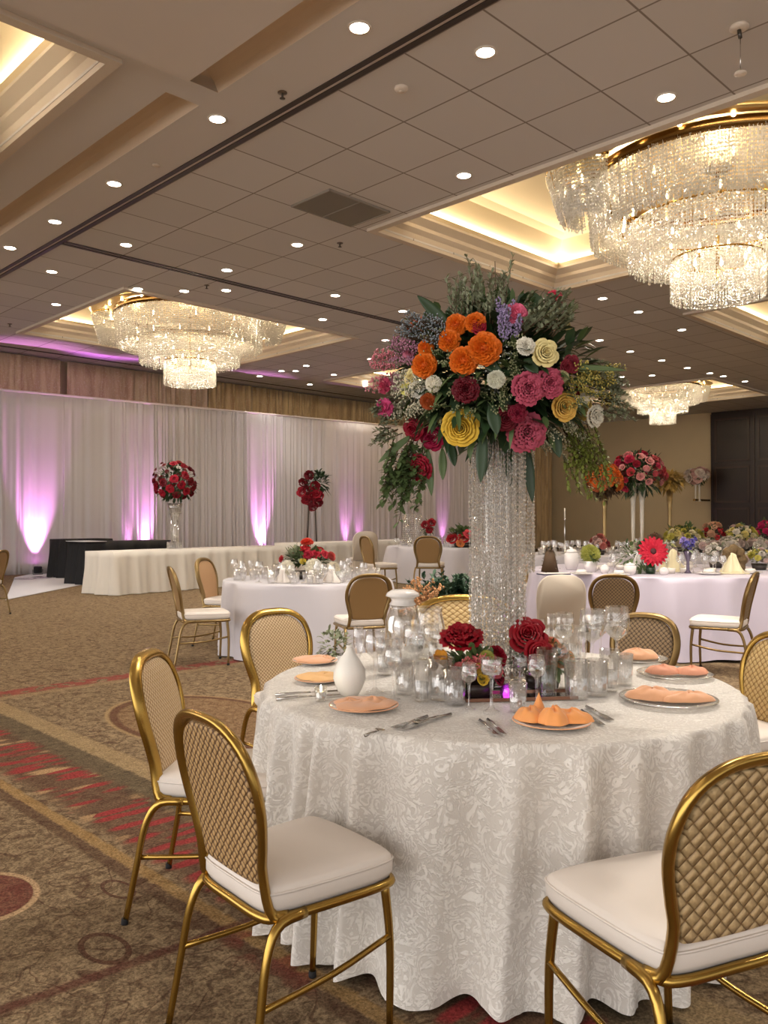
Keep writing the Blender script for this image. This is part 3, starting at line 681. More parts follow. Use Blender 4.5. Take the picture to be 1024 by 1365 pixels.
# ------------------------------------------------------------------ flowers
def petal_fn(phi, rb, rt, h0, h1, wid, lip, cup=.25, ruff=0, seed=0):
    """one petal: rises from radius rb at height h0 to radius rt at h1, rim rolled outwards by lip"""
    def fn(i, j):
        a = i*2-1; wj = math.sin(PI*(.12+.70*j))**.7
        an = phi+a*wid*wj
        t = j; rr = rb+(rt-rb)*(t**.7); z = h0+(h1-h0)*math.sin(t*PI/2)
        if t > .7: q = (t-.7)/.3; rr += lip*q*q; z -= lip*.55*q*q*q
        drop = (a*a)*t*t
        z -= .16*drop*(h1-h0)+0; rr -= cup*.12*drop*rt
        if ruff: rr += ruff*t*t*math.sin(a*8+seed); z += ruff*t*t*math.cos(a*10+seed*1.7)
        return (rr*math.cos(an), rr*math.sin(an), z)
    return fn
FM = {}
def flower_mesh(kind):
    """flowers of unit radius facing +Z; slots: 0 petals, 1 heart"""
    if kind in FM: return FM[kind]
    rr = random.Random(sum(map(ord, kind))); mb = MB()
    if kind in ('rose', 'rose_lo', 'ranunculus', 'peony'):
        # layers: petals, radius of the rim, height of the rim, width in radians, lip
        lay = {'rose': [(3, .10, .50, 1.3, .02), (3, .20, .52, 1.25, .03), (4, .32, .50, 1.0, .05), (5, .46, .44, .85, .07), (5, .62, .34, .8, .09), (6, .82, .18, .68, .12)],
               'rose_lo': [(3, .22, .5, 1.3, .04), (4, .50, .42, 1.0, .08), (5, .85, .2, .8, .12)],
               'ranunculus': [(4, .10, .34, 1.1, .01), (5, .20, .38, .95, .015), (5, .31, .40, .95, .02), (6, .43, .38, .8, .02), (6, .56, .34, .8, .03), (7, .70, .26, .7, .04), (7, .90, .14, .7, .07)],
               'peony': [(4, .14, .56, 1.0, .04), (5, .26, .60, .8, .06), (6, .40, .60, .7, .08), (7, .54, .54, .62, .09), (7, .68, .42, .6, .1), (8, .88, .2, .55, .12)]}[kind]
        gx, gy = (3, 3) if kind == 'rose_lo' else (7, 7)
        for k, (n, rt, ht, wd, lip) in enumerate(lay):
            for i in range(n):
                ph = 2*PI*i/n+k*.9+rr.uniform(-.12, .12); pe = kind == 'peony'
                mb.grid(petal_fn(ph, rt*.45, rt*rr.uniform(.94, 1.05), -.35, ht+rr.uniform(-.04, .05)*(2 if pe else 1), wd, lip, .5, (.045 if pe else .012)*(0 if kind == 'rose_lo' else 1), rr.uniform(0, 6)), gx, gy)
        mb.cm = 1; mb.lathe([(.05, .1), (.07, .30), (.001, .34)], 8); mb.cm = 0
    elif kind in ('marigold', 'carnation', 'pompon'):
        n = {'marigold': 190, 'carnation': 130, 'pompon': 170}[kind]
        for k in range(n):
            c = 1-1.25*(k+.5)/n; s = math.sqrt(max(0, 1-c*c)); a = k*2.39996
            d = Vector((s*math.cos(a), s*math.sin(a), c*.75)); dn = d.normalized()
            t = dn.cross(Vector((0, 0, 1))); t = t.normalized() if t.length > .01 else Vector((1, 0, 0)); u_ = dn.cross(t)
            w = {'marigold': .15, 'carnation': .2, 'pompon': .085}[kind]; base = d*.55; r1 = rr.uniform(.9, 1.05); tip = d*r1
            tw = rr.uniform(-.6, .6); t2 = t*math.cos(tw)+u_*math.sin(tw); up = dn.cross(t2)*w*.5
            mb.add([base-t2*w*.5, base+t2*w*.5, tip+t2*w+up, tip+dn*.04, tip-t2*w+up*.4], [(0, 1, 2, 3), (0, 3, 4)])
        mb.lathe([(.001, -.5), (.4, -.4), (.62, 0), (.5, .35), (.001, .5)], 10)
    elif kind == 'gerbera':
        for L_, n, z, up in ((1.0, 20, 0, .12), (.85, 18, .04, .2), (.55, 16, .08, .25)):
            for i in range(n):
                a = 2*PI*i/n+rr.uniform(-.06, .06)
                def fn(x, y, a=a, L_=L_, z=z, up=up):
                    w = .19*L_*math.sin(PI*min(1, .15+.8*y)); r_ = .12+(L_-.12)*y; q = (x*2-1)*w
                    return (r_*math.cos(a)-q*math.sin(a), r_*math.sin(a)+q*math.cos(a), z+up*math.sin(y*2.4)*L_+.03*(x*2-1)**2)
                mb.grid(fn, 2, 4)
        mb.cm = 1; mb.lathe([(.2, .05), (.2, .16), (.1, .22), (.001, .22)], 14); mb.cm = 0
    elif kind == 'tulip':
        for k in range(6):
            mb.grid(petal_fn(2*PI*k/6+(k % 2)*.1, .1, .62 if k % 2 else .55, -.6, .85, .62, -.12), 5, 6)
        mb.cm = 1; mb.lathe([(.1, -.6), (.12, 0), (.001, .1)], 8); mb.cm = 0
    FM[kind] = mb.mesh(kind, [MATS['white_china'], MATS['white_china']]); return FM[kind]
PET = {}
def petal_mat(rgb):
    k = tuple(rgb)
    if k not in PET:
        m, nt, b = new_mat('petal_%s' % ('%02x%02x%02x' % k)); c = lin(k); b.inputs['Roughness'].default_value = .55
        b.inputs['Subsurface Weight'].default_value = 0; b.inputs['Specular IOR Level'].default_value = .25
        tc = nt.nodes.new('ShaderNodeTexCoord'); n = noise_node(nt, tc.outputs['Object'], 3.5, 3)
        nt.links.new(mix_rgb(nt, n, tuple(x*.65 for x in c), tuple(min(1, x*1.25) for x in c)), b.inputs['Base Color'])
        PET[k] = m
    return PET[k]
HEART = mat('flower_heart', (120, 90, 40), .7, var=.4, vscale=20)
def aim_rot(d, spin=0):
    return (d.to_track_quat('Z', 'Y').to_matrix() @ Matrix.Rotation(spin, 3, 'Z')).to_euler()
KNAME = {'rose': 'rose', 'rose_lo': 'rose', 'ranunculus': 'ranunculus', 'peony': 'peony', 'marigold': 'marigold', 'carnation': 'carnation', 'pompon': 'pompon_bloom', 'gerbera': 'gerbera', 'tulip': 'tulip'}
def flower(kind, rgb, pos, d, r, parent, heart=None, label=None, name=None):
    o = link(name or KNAME[kind], flower_mesh(kind), parent)
    for s, m in ((0, petal_mat(rgb)), (1, heart or petal_mat(rgb))):
        o.material_slots[s].link = 'OBJECT'; o.material_slots[s].material = m
    o.location = pos; o.rotation_euler = aim_rot(Vector(d).normalized(), R.uniform(0, 6)); o.scale = (r, r, r*.9)
    if label: o['label'] = label
    return o
def leaf_into(mb, base, d, L_, W, bend=.3, up=Vector((0, 0, 1)), nu=2, nv=5, fold=.25):
    d = Vector(d).normalized(); s = d.cross(up); s = s.normalized() if s.length > .05 else Vector((1, 0, 0)); n = s.cross(d)
    def fn(i, j):
        w = W*math.sin(PI*min(1, .06+.94*j))**.75*(1 if j < .999 else 0)*.5; a = i*2-1
        return Vector(base)+d*(L_*j)+s*(a*w)+n*(fold*abs(a)*w)+Vector((0, 0, -1))*(bend*L_*j*j)
    mb.grid(fn, nu, nv)
def foliage_ball(mb, c, rad, n, L_, W, seed=0, hem=False, inner=.45):
    rr = random.Random(seed)
    for k in range(n):
        d = Vector((rr.gauss(0, 1), rr.gauss(0, 1), rr.gauss(0, 1))).normalized()
        if hem and d.z < -.1: d.z = abs(d.z)
        q = Vector((d.x*rad[0], d.y*rad[1], d.z*rad[2]))*rr.uniform(inner, .95)
        dd = (d+Vector((rr.uniform(-.6, .6), rr.uniform(-.6, .6), rr.uniform(-.4, .6)))).normalized()
        leaf_into(mb, Vector(c)+q, dd, L_*rr.uniform(.6, 1.2), W*rr.uniform(.7, 1.2), rr.uniform(0, .4), nu=2, nv=3)
def sprig_into(mb, base, d, L_, n, lw, ll, seed=0, bend=.15, r=.0022, blob=0):
    rr = random.Random(seed); d = Vector(d).normalized(); P = []
    for i in range(7):
        j = i/6; P.append(Vector(base)+d*L_*j+Vector((0, 0, -1))*bend*L_*j*j+Vector((rr.uniform(-1, 1), rr.uniform(-1, 1), rr.uniform(-1, 1)))*L_*.012)
    mb.cm = 0; mb.tube(P, [r*(1.2-.8*i/6) for i in range(7)], 4)
    for k in range(n):
        j = .15+.85*(k+.5)/n; q = P[min(5, int(j*6))].lerp(P[min(6, int(j*6)+1)], j*6-int(j*6) if j < 1 else 1)
        dd = (d*.7+Vector((rr.uniform(-1, 1), rr.uniform(-1, 1), rr.uniform(-.6, 1)))).normalized()
        if blob:
            e = q+dd*ll; mb.tube([q, e], r*.5, 3); mb.cm = 1
            mb.lathe([(.001, -blob), (blob, 0), (.001, blob)], 5, Matrix.Translation(e)); mb.cm = 0
        else:
            mb.cm = 1; leaf_into(mb, q, dd, ll*rr.uniform(.7, 1.2), lw, .1, nu=2, nv=3); mb.cm = 0

# ------------------------------------------------------------------ the great centrepiece
TC = ray(662, 3.31, .0)                 # centre of the near table
TT = .778                               # top of its cloth
cp = thing('flower_centrepiece', 'giant mixed bouquet on a tall crystal-strand column on near table', 'centrepiece', (TC.x, TC.y, TT+.004))
MB().lathe([(.001, 0), (.15, 0), (.155, .006), (.15, .014), (.001, .014)], 36).build('base_plate', SILVER, cp)
def strands(r, z0, z1, n, dz, j=.01, a0=0, cx=0, cy=0, tap=0):
    o_ = []
    for i in range(n):
        a = a0+2*PI*i/n; rr = r+NR.uniform(-j, j); zb = z0+NR.uniform(0, .02)
        for k in range(int((z1-zb)/dz)):
            z = zb+dz*(k+.5); q = rr*(1+tap*(z1-z)); o_.append((cx+q*math.cos(a), cy+q*math.sin(a), z))
    return o_
hcol = 1.02
MB().lathe([(.055, .014), (.055, hcol)], 20, cap=False).build('acrylic_column', GLASS, cp)
o = link('crystal_strands', beads('crystal_strands', strands(.10, .03, hcol, 58, .0155)+strands(.085, .03, hcol, 34, .018)+strands(.035, .03, hcol, 8, .03), .0058, .0098, CRYST), cp); o['kind'] = 'stuff'
MB().lathe([(.001, hcol+.0), (.12, hcol), (.13, hcol+.01), (.12, hcol+.02), (.001, hcol+.02)], 32).build('top_plate', SILVER, cp)
# thinner second bundle of strands hanging from the bouquet, right and behind
side = Vector((.125, .14, 0))
o = link('hanging_strands', beads('hanging_strands', strands(.045, .42, 1.05, 30, .0155, cx=side.x, cy=side.y)+strands(.02, .44, 1.05, 5, .02, cx=side.x, cy=side.y), .006, .010, CRYST), cp); o['kind'] = 'stuff'
o = link('front_strands', beads('front_strands', strands(.022, .03, .98, 8, .018, cx=.07, cy=-.11), .006, .010, CRYST), cp); o['kind'] = 'stuff'
MB().tube([(side.x, side.y, 1.1), (side.x, side.y, .0)], .006, 8).build('support_rod', SILVER, cp)
BC = Vector((0, 0, 1.235)); ER = (.40, .40, .31)          # bouquet ellipsoid, relative to the base
fb = MB(); foliage_ball(fb, BC, (.38, .37, .29), 800, .11, .05, 3); foliage_ball(fb, BC, (.26, .24, .2), 420, .10, .055, 5, inner=.7); fb.build('dark_foliage', LEAFD, cp)
fb = MB(); foliage_ball(fb, BC, (.41, .39, .32), 300, .09, .024, 4, inner=.8); fb.build('light_foliage', LEAFM, cp)
cam_l = Vector((0, 0, CH))-Vector((TC.x, TC.y, TT))
def on_ball(px, py, k=1.0):
    """point of the bouquet's surface that this direction meets, and the outward normal"""
    w = Vector(((px-512)/F, 1, (HY-py)/F)); o_ = cam_l-BC
    A = sum((w[i]/(ER[i]*k))**2 for i in range(3)); B = 2*sum(w[i]*o_[i]/(ER[i]*k)**2 for i in range(3)); Cc = sum((o_[i]/(ER[i]*k))**2 for i in range(3))-1
    D = B*B-4*A*Cc
    if D > 0: t = (-B-math.sqrt(D))/(2*A)
    else: t = -B/(2*A)
    q = o_+w*t; n = Vector([q[i]/(ER[i])**2 for i in range(3)]).normalized()
    n.z = max(n.z, -.35)
    return q+BC, (n+Vector((0, -1.1, .1))).normalized()
CR, DR, MG, OR_, YE, CM, PK, HP, WH, PC = (140, 8, 34), (96, 5, 22), (150, 14, 56), (226, 112, 28), (226, 184, 62), (240, 216, 150), (182, 76, 98), (222, 90, 140), (236, 226, 206), (230, 160, 110)
FL = [('marigold', OR_, 609, 434, 15), ('marigold', OR_, 634, 431, 14), ('marigold', OR_, 599, 455, 15), ('marigold', OR_, 619, 482, 19), ('marigold', OR_, 646, 466, 22), ('marigold', OR_, 568, 465, 11),
 ('marigold', OR_, 566, 488, 17), ('marigold', (170, 80, 36), 571, 536, 11), ('rose', CR, 638, 437, 12), ('peony', DR, 621, 520, 19), ('rose', CR, 552, 573, 17), ('rose', MG, 577, 585, 19), ('peony', CR, 559, 625, 19),
 ('rose', DR, 674, 559, 19), ('rose', (120, 30, 44), 762, 486, 14), ('ranunculus', YE, 614, 572, 27), ('ranunculus', (222, 176, 84), 753, 544, 20), ('rose', CM, 727, 472, 21), ('rose', CM, 549, 504, 12), ('rose', (240, 228, 130), 541, 519, 10),
 ('peony', PK, 704, 519, 23), ('peony', PK, 732, 512, 21), ('peony', (180, 78, 98), 701, 577, 28), ('carnation', (222, 104, 134), 688, 419, 15), ('carnation', (206, 80, 110), 512, 515, 11), ('carnation', HP, 513, 545, 13),
 ('carnation', (222, 74, 100), 741, 397, 11), ('pompon', WH, 578, 513, 11), ('pompon', (214, 212, 190), 662, 507, 12), ('peony', WH, 701, 463, 13), ('peony', WH, 793, 556, 16), ('pompon', WH, 780, 532, 8), ('pompon', WH, 791, 524, 7),
 ('carnation', (196, 150, 160), 527, 510, 12), ('pompon', (196, 190, 140), 750, 503, 9), ('rose', (120, 24, 40), 756, 490, 11), ('peony', (128, 20, 46), 690, 552, 13), ('carnation', (214, 130, 150), 545, 470, 9), ('peony', (214, 210, 196), 556, 520, 12)]
for kind, c, px, py, r_ in FL:
    q, n = on_ball(px, py, 1.0)
    flower(kind, c, q, n, r_*(q.y-cam_l.y)/F*1.02, cp, heart=HEART if kind == 'ranunculus' else None)
rb_ = random.Random(11)
for k in range(16):                                        # the far side of the bouquet
    a = rb_.uniform(.15, PI-.15); e = rb_.uniform(-.6, .9); d = Vector((math.cos(a)*math.cos(e), math.sin(a)*math.cos(e), math.sin(e)))
    flower(rb_.choice(['rose', 'peony', 'marigold', 'ranunculus']), rb_.choice([CR, PK, OR_, CM, YE, WH]), BC+Vector((d.x*ER[0], d.y*ER[1], d.z*ER[2])), d, rb_.uniform(.035, .06), cp)
def bq(name, mats, rows, seed):
    mb = MB()
    for k, (px, py, tx, ty, L_, n, lw, ll, bend, blob) in enumerate(rows):
        q, nrm_ = on_ball(px, py, .9); e, _ = on_ball(tx, ty, 1.0); d = e-q
        if d.length < .02: d = nrm_
        d = Vector(((tx-px), 0, -(ty-py))).normalized()+nrm_*.35
        sprig_into(mb, q, d, L_, n, lw, ll, seed*50+k, bend, blob=blob)
    return mb.build(name, mats, cp)
def spread(cx, cy, ax, ay, n, L_, nl, lw, ll, bend, blob, seed, dirx=None, diry=None):
    rr = random.Random(seed); rows = []
    for i in range(n):
        x = cx+rr.uniform(-ax, ax); y = cy+rr.uniform(-ay, ay)
        dx = dirx if dirx is not None else (cx-662)+rr.uniform(-30, 30); dy = diry if diry is not None else (cy-505)+rr.uniform(-30, 30)
        rows.append((x, y, x+dx+rr.uniform(-.3, .3)*abs(dy), y+dy+rr.uniform(-.3, .3)*abs(dx), L_*rr.uniform(.7, 1.2), nl, lw, ll, bend, blob))
    return rows
bq('top_greenery', [TWIG, LEAFG], spread(640, 425, 35, 12, 26, .17, 26, .011, .024, .02, 0, 1, 0, -60), 1)
bq('upper_right_greenery', [TWIG, LEAFG], spread(712, 435, 26, 16, 26, .12, 24, .012, .024, .05, 0, 2, 30, -30), 2)
bq('thistle_spray', [TWIG, mat('thistle_blue_grey', (128, 136, 140), .6)], spread(590, 450, 24, 14, 22, .11, 30, .01, .02, .05, .0035, 3, -40, -20), 3)
bq('lavender_spray', [LEAFM, mat('lavender_purple', (150, 132, 168), .6)], spread(676, 448, 12, 16, 18, .09, 34, .01, .010, .02, .0045, 4, 3, -50), 4)
bq('lilac_spray', [LEAFM, mat('lilac_pink', (176, 120, 142), .6)], spread(560, 478, 15, 10, 22, .10, 26, .01, .014, .1, .004, 5, -40, -14), 5)
bq('white_filler', [LEAFG, mat('filler_white', (214, 206, 180), .6)], spread(560, 520, 22, 30, 34, .07, 26, .01, .016, .1, .0038, 6), 6)
bq('pink_filler', [LEAFG, mat('filler_pink', (214, 130, 140), .6)], spread(528, 500, 12, 28, 18, .08, 22, .01, .014, .1, .0042, 7, -50, 0), 7)
bq('centre_filler', [LEAFM, mat('filler_green', (150, 152, 110), .6)], spread(640, 500, 70, 46, 54, .06, 20, .01, .016, .05, .0035, 8), 8)
bq('yellow_filler', [LEAFM, mat('filler_yellow', (186, 170, 84), .6)], spread(768, 512, 26, 24, 34, .09, 24, .01, .016, .1, .0038, 9), 9)
bq('right_greenery', [TWIG, LEAFG], spread(790, 520, 22, 40, 34, .10, 24, .011, .022, .2, 0, 10, 50, 0), 10)
bq('trailing_greenery', [TWIG, LEAFY], spread(775, 585, 26, 24, 40, .12, 26, .011, .022, .5, 0, 11, 10, 40), 11)
bq('lower_left_greenery', [TWIG, LEAFM], spread(548, 610, 22, 30, 34, .13, 18, .02, .034, .3, 0, 12, -10, 40), 12)
bq('left_greenery', [TWIG, LEAFG], spread(528, 560, 14, 30, 22, .08, 20, .012, .022, .2, 0, 13, -40, 10), 13)
bq('bottom_filler', [LEAFG, mat('filler_cream', (198, 192, 160), .6)], spread(735, 575, 30, 22, 24, .07, 22, .01, .014, .2, .0035, 14), 14)
def big_leaf(px, py, tx, ty, W, m, fwd=.02, bend=.05, name='broad_leaf'):
    mb = MB(); q, n_ = on_ball(px, py, .92); Y = q.y-cam_l.y
    d = Vector(((tx-px)/F*Y, -fwd, -(ty-py)/F*Y)); leaf_into(mb, q, d, d.length, W, bend, up=Vector((0, -1, .2)), nu=4, nv=12, fold=.2)
    o_ = mb.build(name, m, cp); s_ = o_.modifiers.new('t', 'SOLIDIFY'); s_.thickness = .0012; return o_
for a in [(602, 440, 556, 393, .045, LEAFD), (548, 582, 504, 616, .03, LEAFM), (644, 575, 640, 642, .045, LEAFD), (678, 590, 679, 650, .035, LEAFD), (700, 590, 709, 668, .045, LEAFD), (688, 600, 690, 690, .018, LEAFD),
          (746, 490, 835, 492, .02, LEAFM), (735, 570, 745, 610, .05, LEAFD), (600, 590, 606, 622, .04, LEAFD), (590, 600, 590, 640, .035, LEAFM), (640, 475, 668, 500, .05, LEAFD), (700, 480, 716, 498, .05, LEAFD), (570, 600, 575, 660, .035, LEAFM), (655, 540, 662, 580, .05, LEAFD)]:
    big_leaf(*a)
MB().tube([BC+Vector((.0, 0, .2)), BC+Vector((-.005, 0, .45))], .002, 5).build('thin_twig', TWIG, cp)

# ------------------------------------------------------------------ round tables and cloths
def table_things(name, c, rad, z, label):
    t = thing('banquet_table', label, 'table', (c.x, c.y, 0))
    MB().lathe([(.001, z-.035), (rad-.01, z-.035), (rad-.005, z-.02), (rad-.01, z-.006), (.001, z-.006)], 48).build('tabletop', mat('plywood', (160, 130, 90), .6), t)
    for a in (.8, 2.37, 3.94, 5.5): MB().tube([(rad*.55*math.cos(a), rad*.55*math.sin(a), z-.03), (rad*.6*math.cos(a), rad*.6*math.sin(a), .0)], .016, 8).build('leg', STEEL, t)
    return t
def round_cloth(c, rad, z, m, label, cat='tablecloth', folds=19, amp=.05, seed=0, flare=.06, lift=.012, nu=320, sharp=1.6, drop=None):
    rr = random.Random(seed); ph = [rr.uniform(0, 6.28) for _ in range(8)]
    mb = MB(); nz = 26
    def fold(a):
        w = a+.10*math.sin(3*a+ph[0])+.06*math.sin(5*a+ph[1])
        s = math.sin(folds*w+ph[2]); s = math.copysign(abs(s)**.7, s) if s < 0 else s**1.5
        return .62*s+.3*math.sin(folds*1.62*w+ph[3])*(.5+.5*math.sin(2*a+ph[4]))+.25*math.sin(folds*.5*w+ph[5])
    def fn(i, j):
        a = 2*PI*i; k = j*nz
        if k < 5:
            r_ = rad*(k/5)**.7*.985; return (r_*math.cos(a), r_*math.sin(a), z+.0015*math.sin(9*a+ph[6])*(k/5))
        if k < 8:
            t = (k-5)/3; return ((rad*(.985+.02*math.sin(t*PI/2)))*math.cos(a), (rad*(.985+.02*math.sin(t*PI/2)))*math.sin(a), z-.018*t*t)
        t = (k-8)/(nz-8); env = .22+.78*t**.6
        f = fold(a+.03*math.sin(2.4*t+ph[7]))
        r_ = rad*1.005+flare*t+amp*env*(.5+f)
        zb = lift+.02*max(0, math.sin(folds*.5*a+ph[1])) if drop is None else drop
        return (r_*math.cos(a), r_*math.sin(a), (z-.018)*(1-t)+zb*t)
    mb.grid(fn, nu, nz, wrap=True)
    o_ = mb.build('tablecloth', m, loc=(c.x, c.y, 0)); return tag(o_, label, cat)
table_things('t', TC, .91, .772, 'round banquet table under the ivory damask cloth in the foreground')
round_cloth(TC, .918, TT, DAMASK, 'floor-length ivory damask lace cloth on the large foreground table', folds=34, amp=.066, seed=4, flare=-.005, nu=960)
T2 = ray(410, 9.15); T2Z = .77
table_things('t', T2, .91, T2Z-.006, 'round banquet table left of centre carrying the low red centrepiece')
round_cloth(T2, .918, T2Z, CLOTHW, 'plain white floor-length cloth on the round table left of centre', folds=9, amp=.06, seed=8, flare=.05, nu=220)
T3 = ray(600, 19.5); T3Z = .80
table_things('t', T3, 1.45, T3Z-.006, 'far round banquet table beyond the crystal column, crowded with glass')
round_cloth(T3, 1.46, T3Z, CLOTHW, 'white cloth on far round table seen left of the crystal column', folds=11, amp=.09, seed=9, flare=.1, nu=220)
TR = ray(874, 9.75); TRZ = .84
table_things('t', TR, 1.42, TRZ-.006, 'broad round banquet table at right carrying the red gerbera')
round_cloth(TR, 1.43, TRZ, mat('lilac_white_satin', (196, 186, 200), .45, sheen=.3), 'lilac-white satin cloth on the broad round table at right', folds=15, amp=.07, seed=10, flare=.08, nu=260)
TS = ray(930, 15.2); TSZ = .86
table_things('t', TS, 1.44, TSZ-.006, 'round banquet table behind the right table, under many blossoms')
round_cloth(TS, 1.45, TSZ, CLOTHW, 'white cloth on the second table back at right, under blossoms', folds=13, amp=.07, seed=12, flare=.08, nu=160)
TQ = ray(775, 13.6); TQZ = .86
table_things('t', TQ, .95, TQZ-.006, 'round banquet table behind right of the crystal column')
round_cloth(TQ, .96, TQZ, CLOTHW, 'white cloth on the table behind, just right of crystal column', folds=13, amp=.07, seed=13, flare=.08, nu=160)

# long skirted head tables before the drape
def long_table(a, d, L_, W, z, m, label, cat='table', seed=0, lift=.0, amp=.06):
    rr = random.Random(seed); d = Vector(d).normalized(); n = Vector((-d.y, d.x, 0))
    per = []; N_ = 0
    cs = [Vector((0, 0)), Vector((L_, 0)), Vector((L_, W)), Vector((0, W))]
    pts = []
    for i in range(4):
        p0, p1 = cs[i], cs[(i+1) % 4]; k = max(8, int((p1-p0).length*36)); nn = Vector(((p1-p0).y, -(p1-p0).x)).normalized()
        for j in range(k):
            t = j/k; s = (p1-p0).length*t; e = min(1, min(t, 1-t)*k/4)
            pts.append((p0+(p1-p0)*t, nn, s+i*13.7, e))
    n_ = len(pts); mb = MB(); vs = []; nz = 8
    for j in range(nz+1):
        t = j/nz
        for p_, nn, s, e in pts:
            off = (.03+amp*.8*(math.sin(s*13+.8*math.sin(s*2.1))+.5*math.sin(s*29)))*t**.6 if j else 0
            q = p_+nn*(off+.05*t); vs.append((q.x, q.y, z*(1-t)+(lift+.01)*t-(.01 if j and j < 2 else 0)))
    fs = [(j*n_+i, (j+1)*n_+i, (j+1)*n_+(i+1) % n_, j*n_+(i+1) % n_) for j in range(nz) for i in range(n_)]
    fs.append(tuple(range(n_))); mb.add(vs, fs)
    o_ = mb.build('skirted_table', m, loc=(a.x, a.y, 0), rz=math.atan2(d.y, d.x)); return tag(o_, label, cat)
LA = at(150, 794, 0)
LD = Vector((.64, .77, 0))
long_table(LA, LD, 4.6, .95, .81, mat('ivory_linen', (214, 206, 194), .75, sheen=.3), 'long white skirted table before the drape carrying the tall red bouquet', seed=1)
LB = LA+LD*4.95
long_table(LB, LD, 4.4, .95, .86, mat('ivory_linen', (214, 206, 194), .75, sheen=.3), 'farther white skirted table below the red spray on thin stand', seed=2)
BA = ray(86, 19.9); long_table(BA, LD, 1.3, .7, .94, BLACK, 'black-draped table at left end, against the white drape', seed=3)
BB = ray(114, 17.9); long_table(BB, LD, 2.3, .75, .93, BLACK, 'black-topped table between the black one and long white table', seed=4)
tag(MB().box((-.02, -.03, 0), (.5, .78, .01)).build('table_runner', CLOTHW, loc=(BB.x, BB.y, .935), rz=math.atan2(LD.y, LD.x), smooth=False), 'white strip of cloth over end of the black-topped table', 'cloth')

# ------------------------------------------------------------------ chairs
def smooth_closed(pts, n):
    P = [Vector(p) for p in pts]; out = []; N_ = len(P)
    for i in range(n):
        t = i/n*N_; k = int(t); f = t-k; a, b, c, d = P[k-1], P[k % N_], P[(k+1) % N_], P[(k+2) % N_]
        out.append(.5*((2*b)+(c-a)*f+(2*a-5*b+4*c-d)*f*f+(3*b-a-3*c+d)*f**3))
    return out
def smooth_open(pts, n):
    P = [Vector(p) for p in pts]; P = [P[0]*2-P[1]]+P+[P[-1]*2-P[-2]]; out = []; M_ = len(P)-3
    for i in range(n+1):
        t = min(i/n*M_, M_-1e-6); k = int(t); f = t-k; a, b, c, d = P[k:k+4]
        out.append(.5*((2*b)+(c-a)*f+(2*a-5*b+4*c-d)*f*f+(3*b-a-3*c+d)*f**3))
    return out
def back_x(z): return -.205-.04*max(0, z-.45)/.45-.055*(max(0, z-.45)/.45)**2
SHEAD = {'hoop': [(.0, .915), (.10, .905), (.172, .86), (.205, .78), (.205, .70), (.185, .62), (.165, .54), (.165, .46)],
         'oval': [(.0, .93), (.09, .922), (.16, .875), (.195, .79), (.195, .71), (.17, .63), (.13, .575), (.1, .55)]}
CH_M = {}
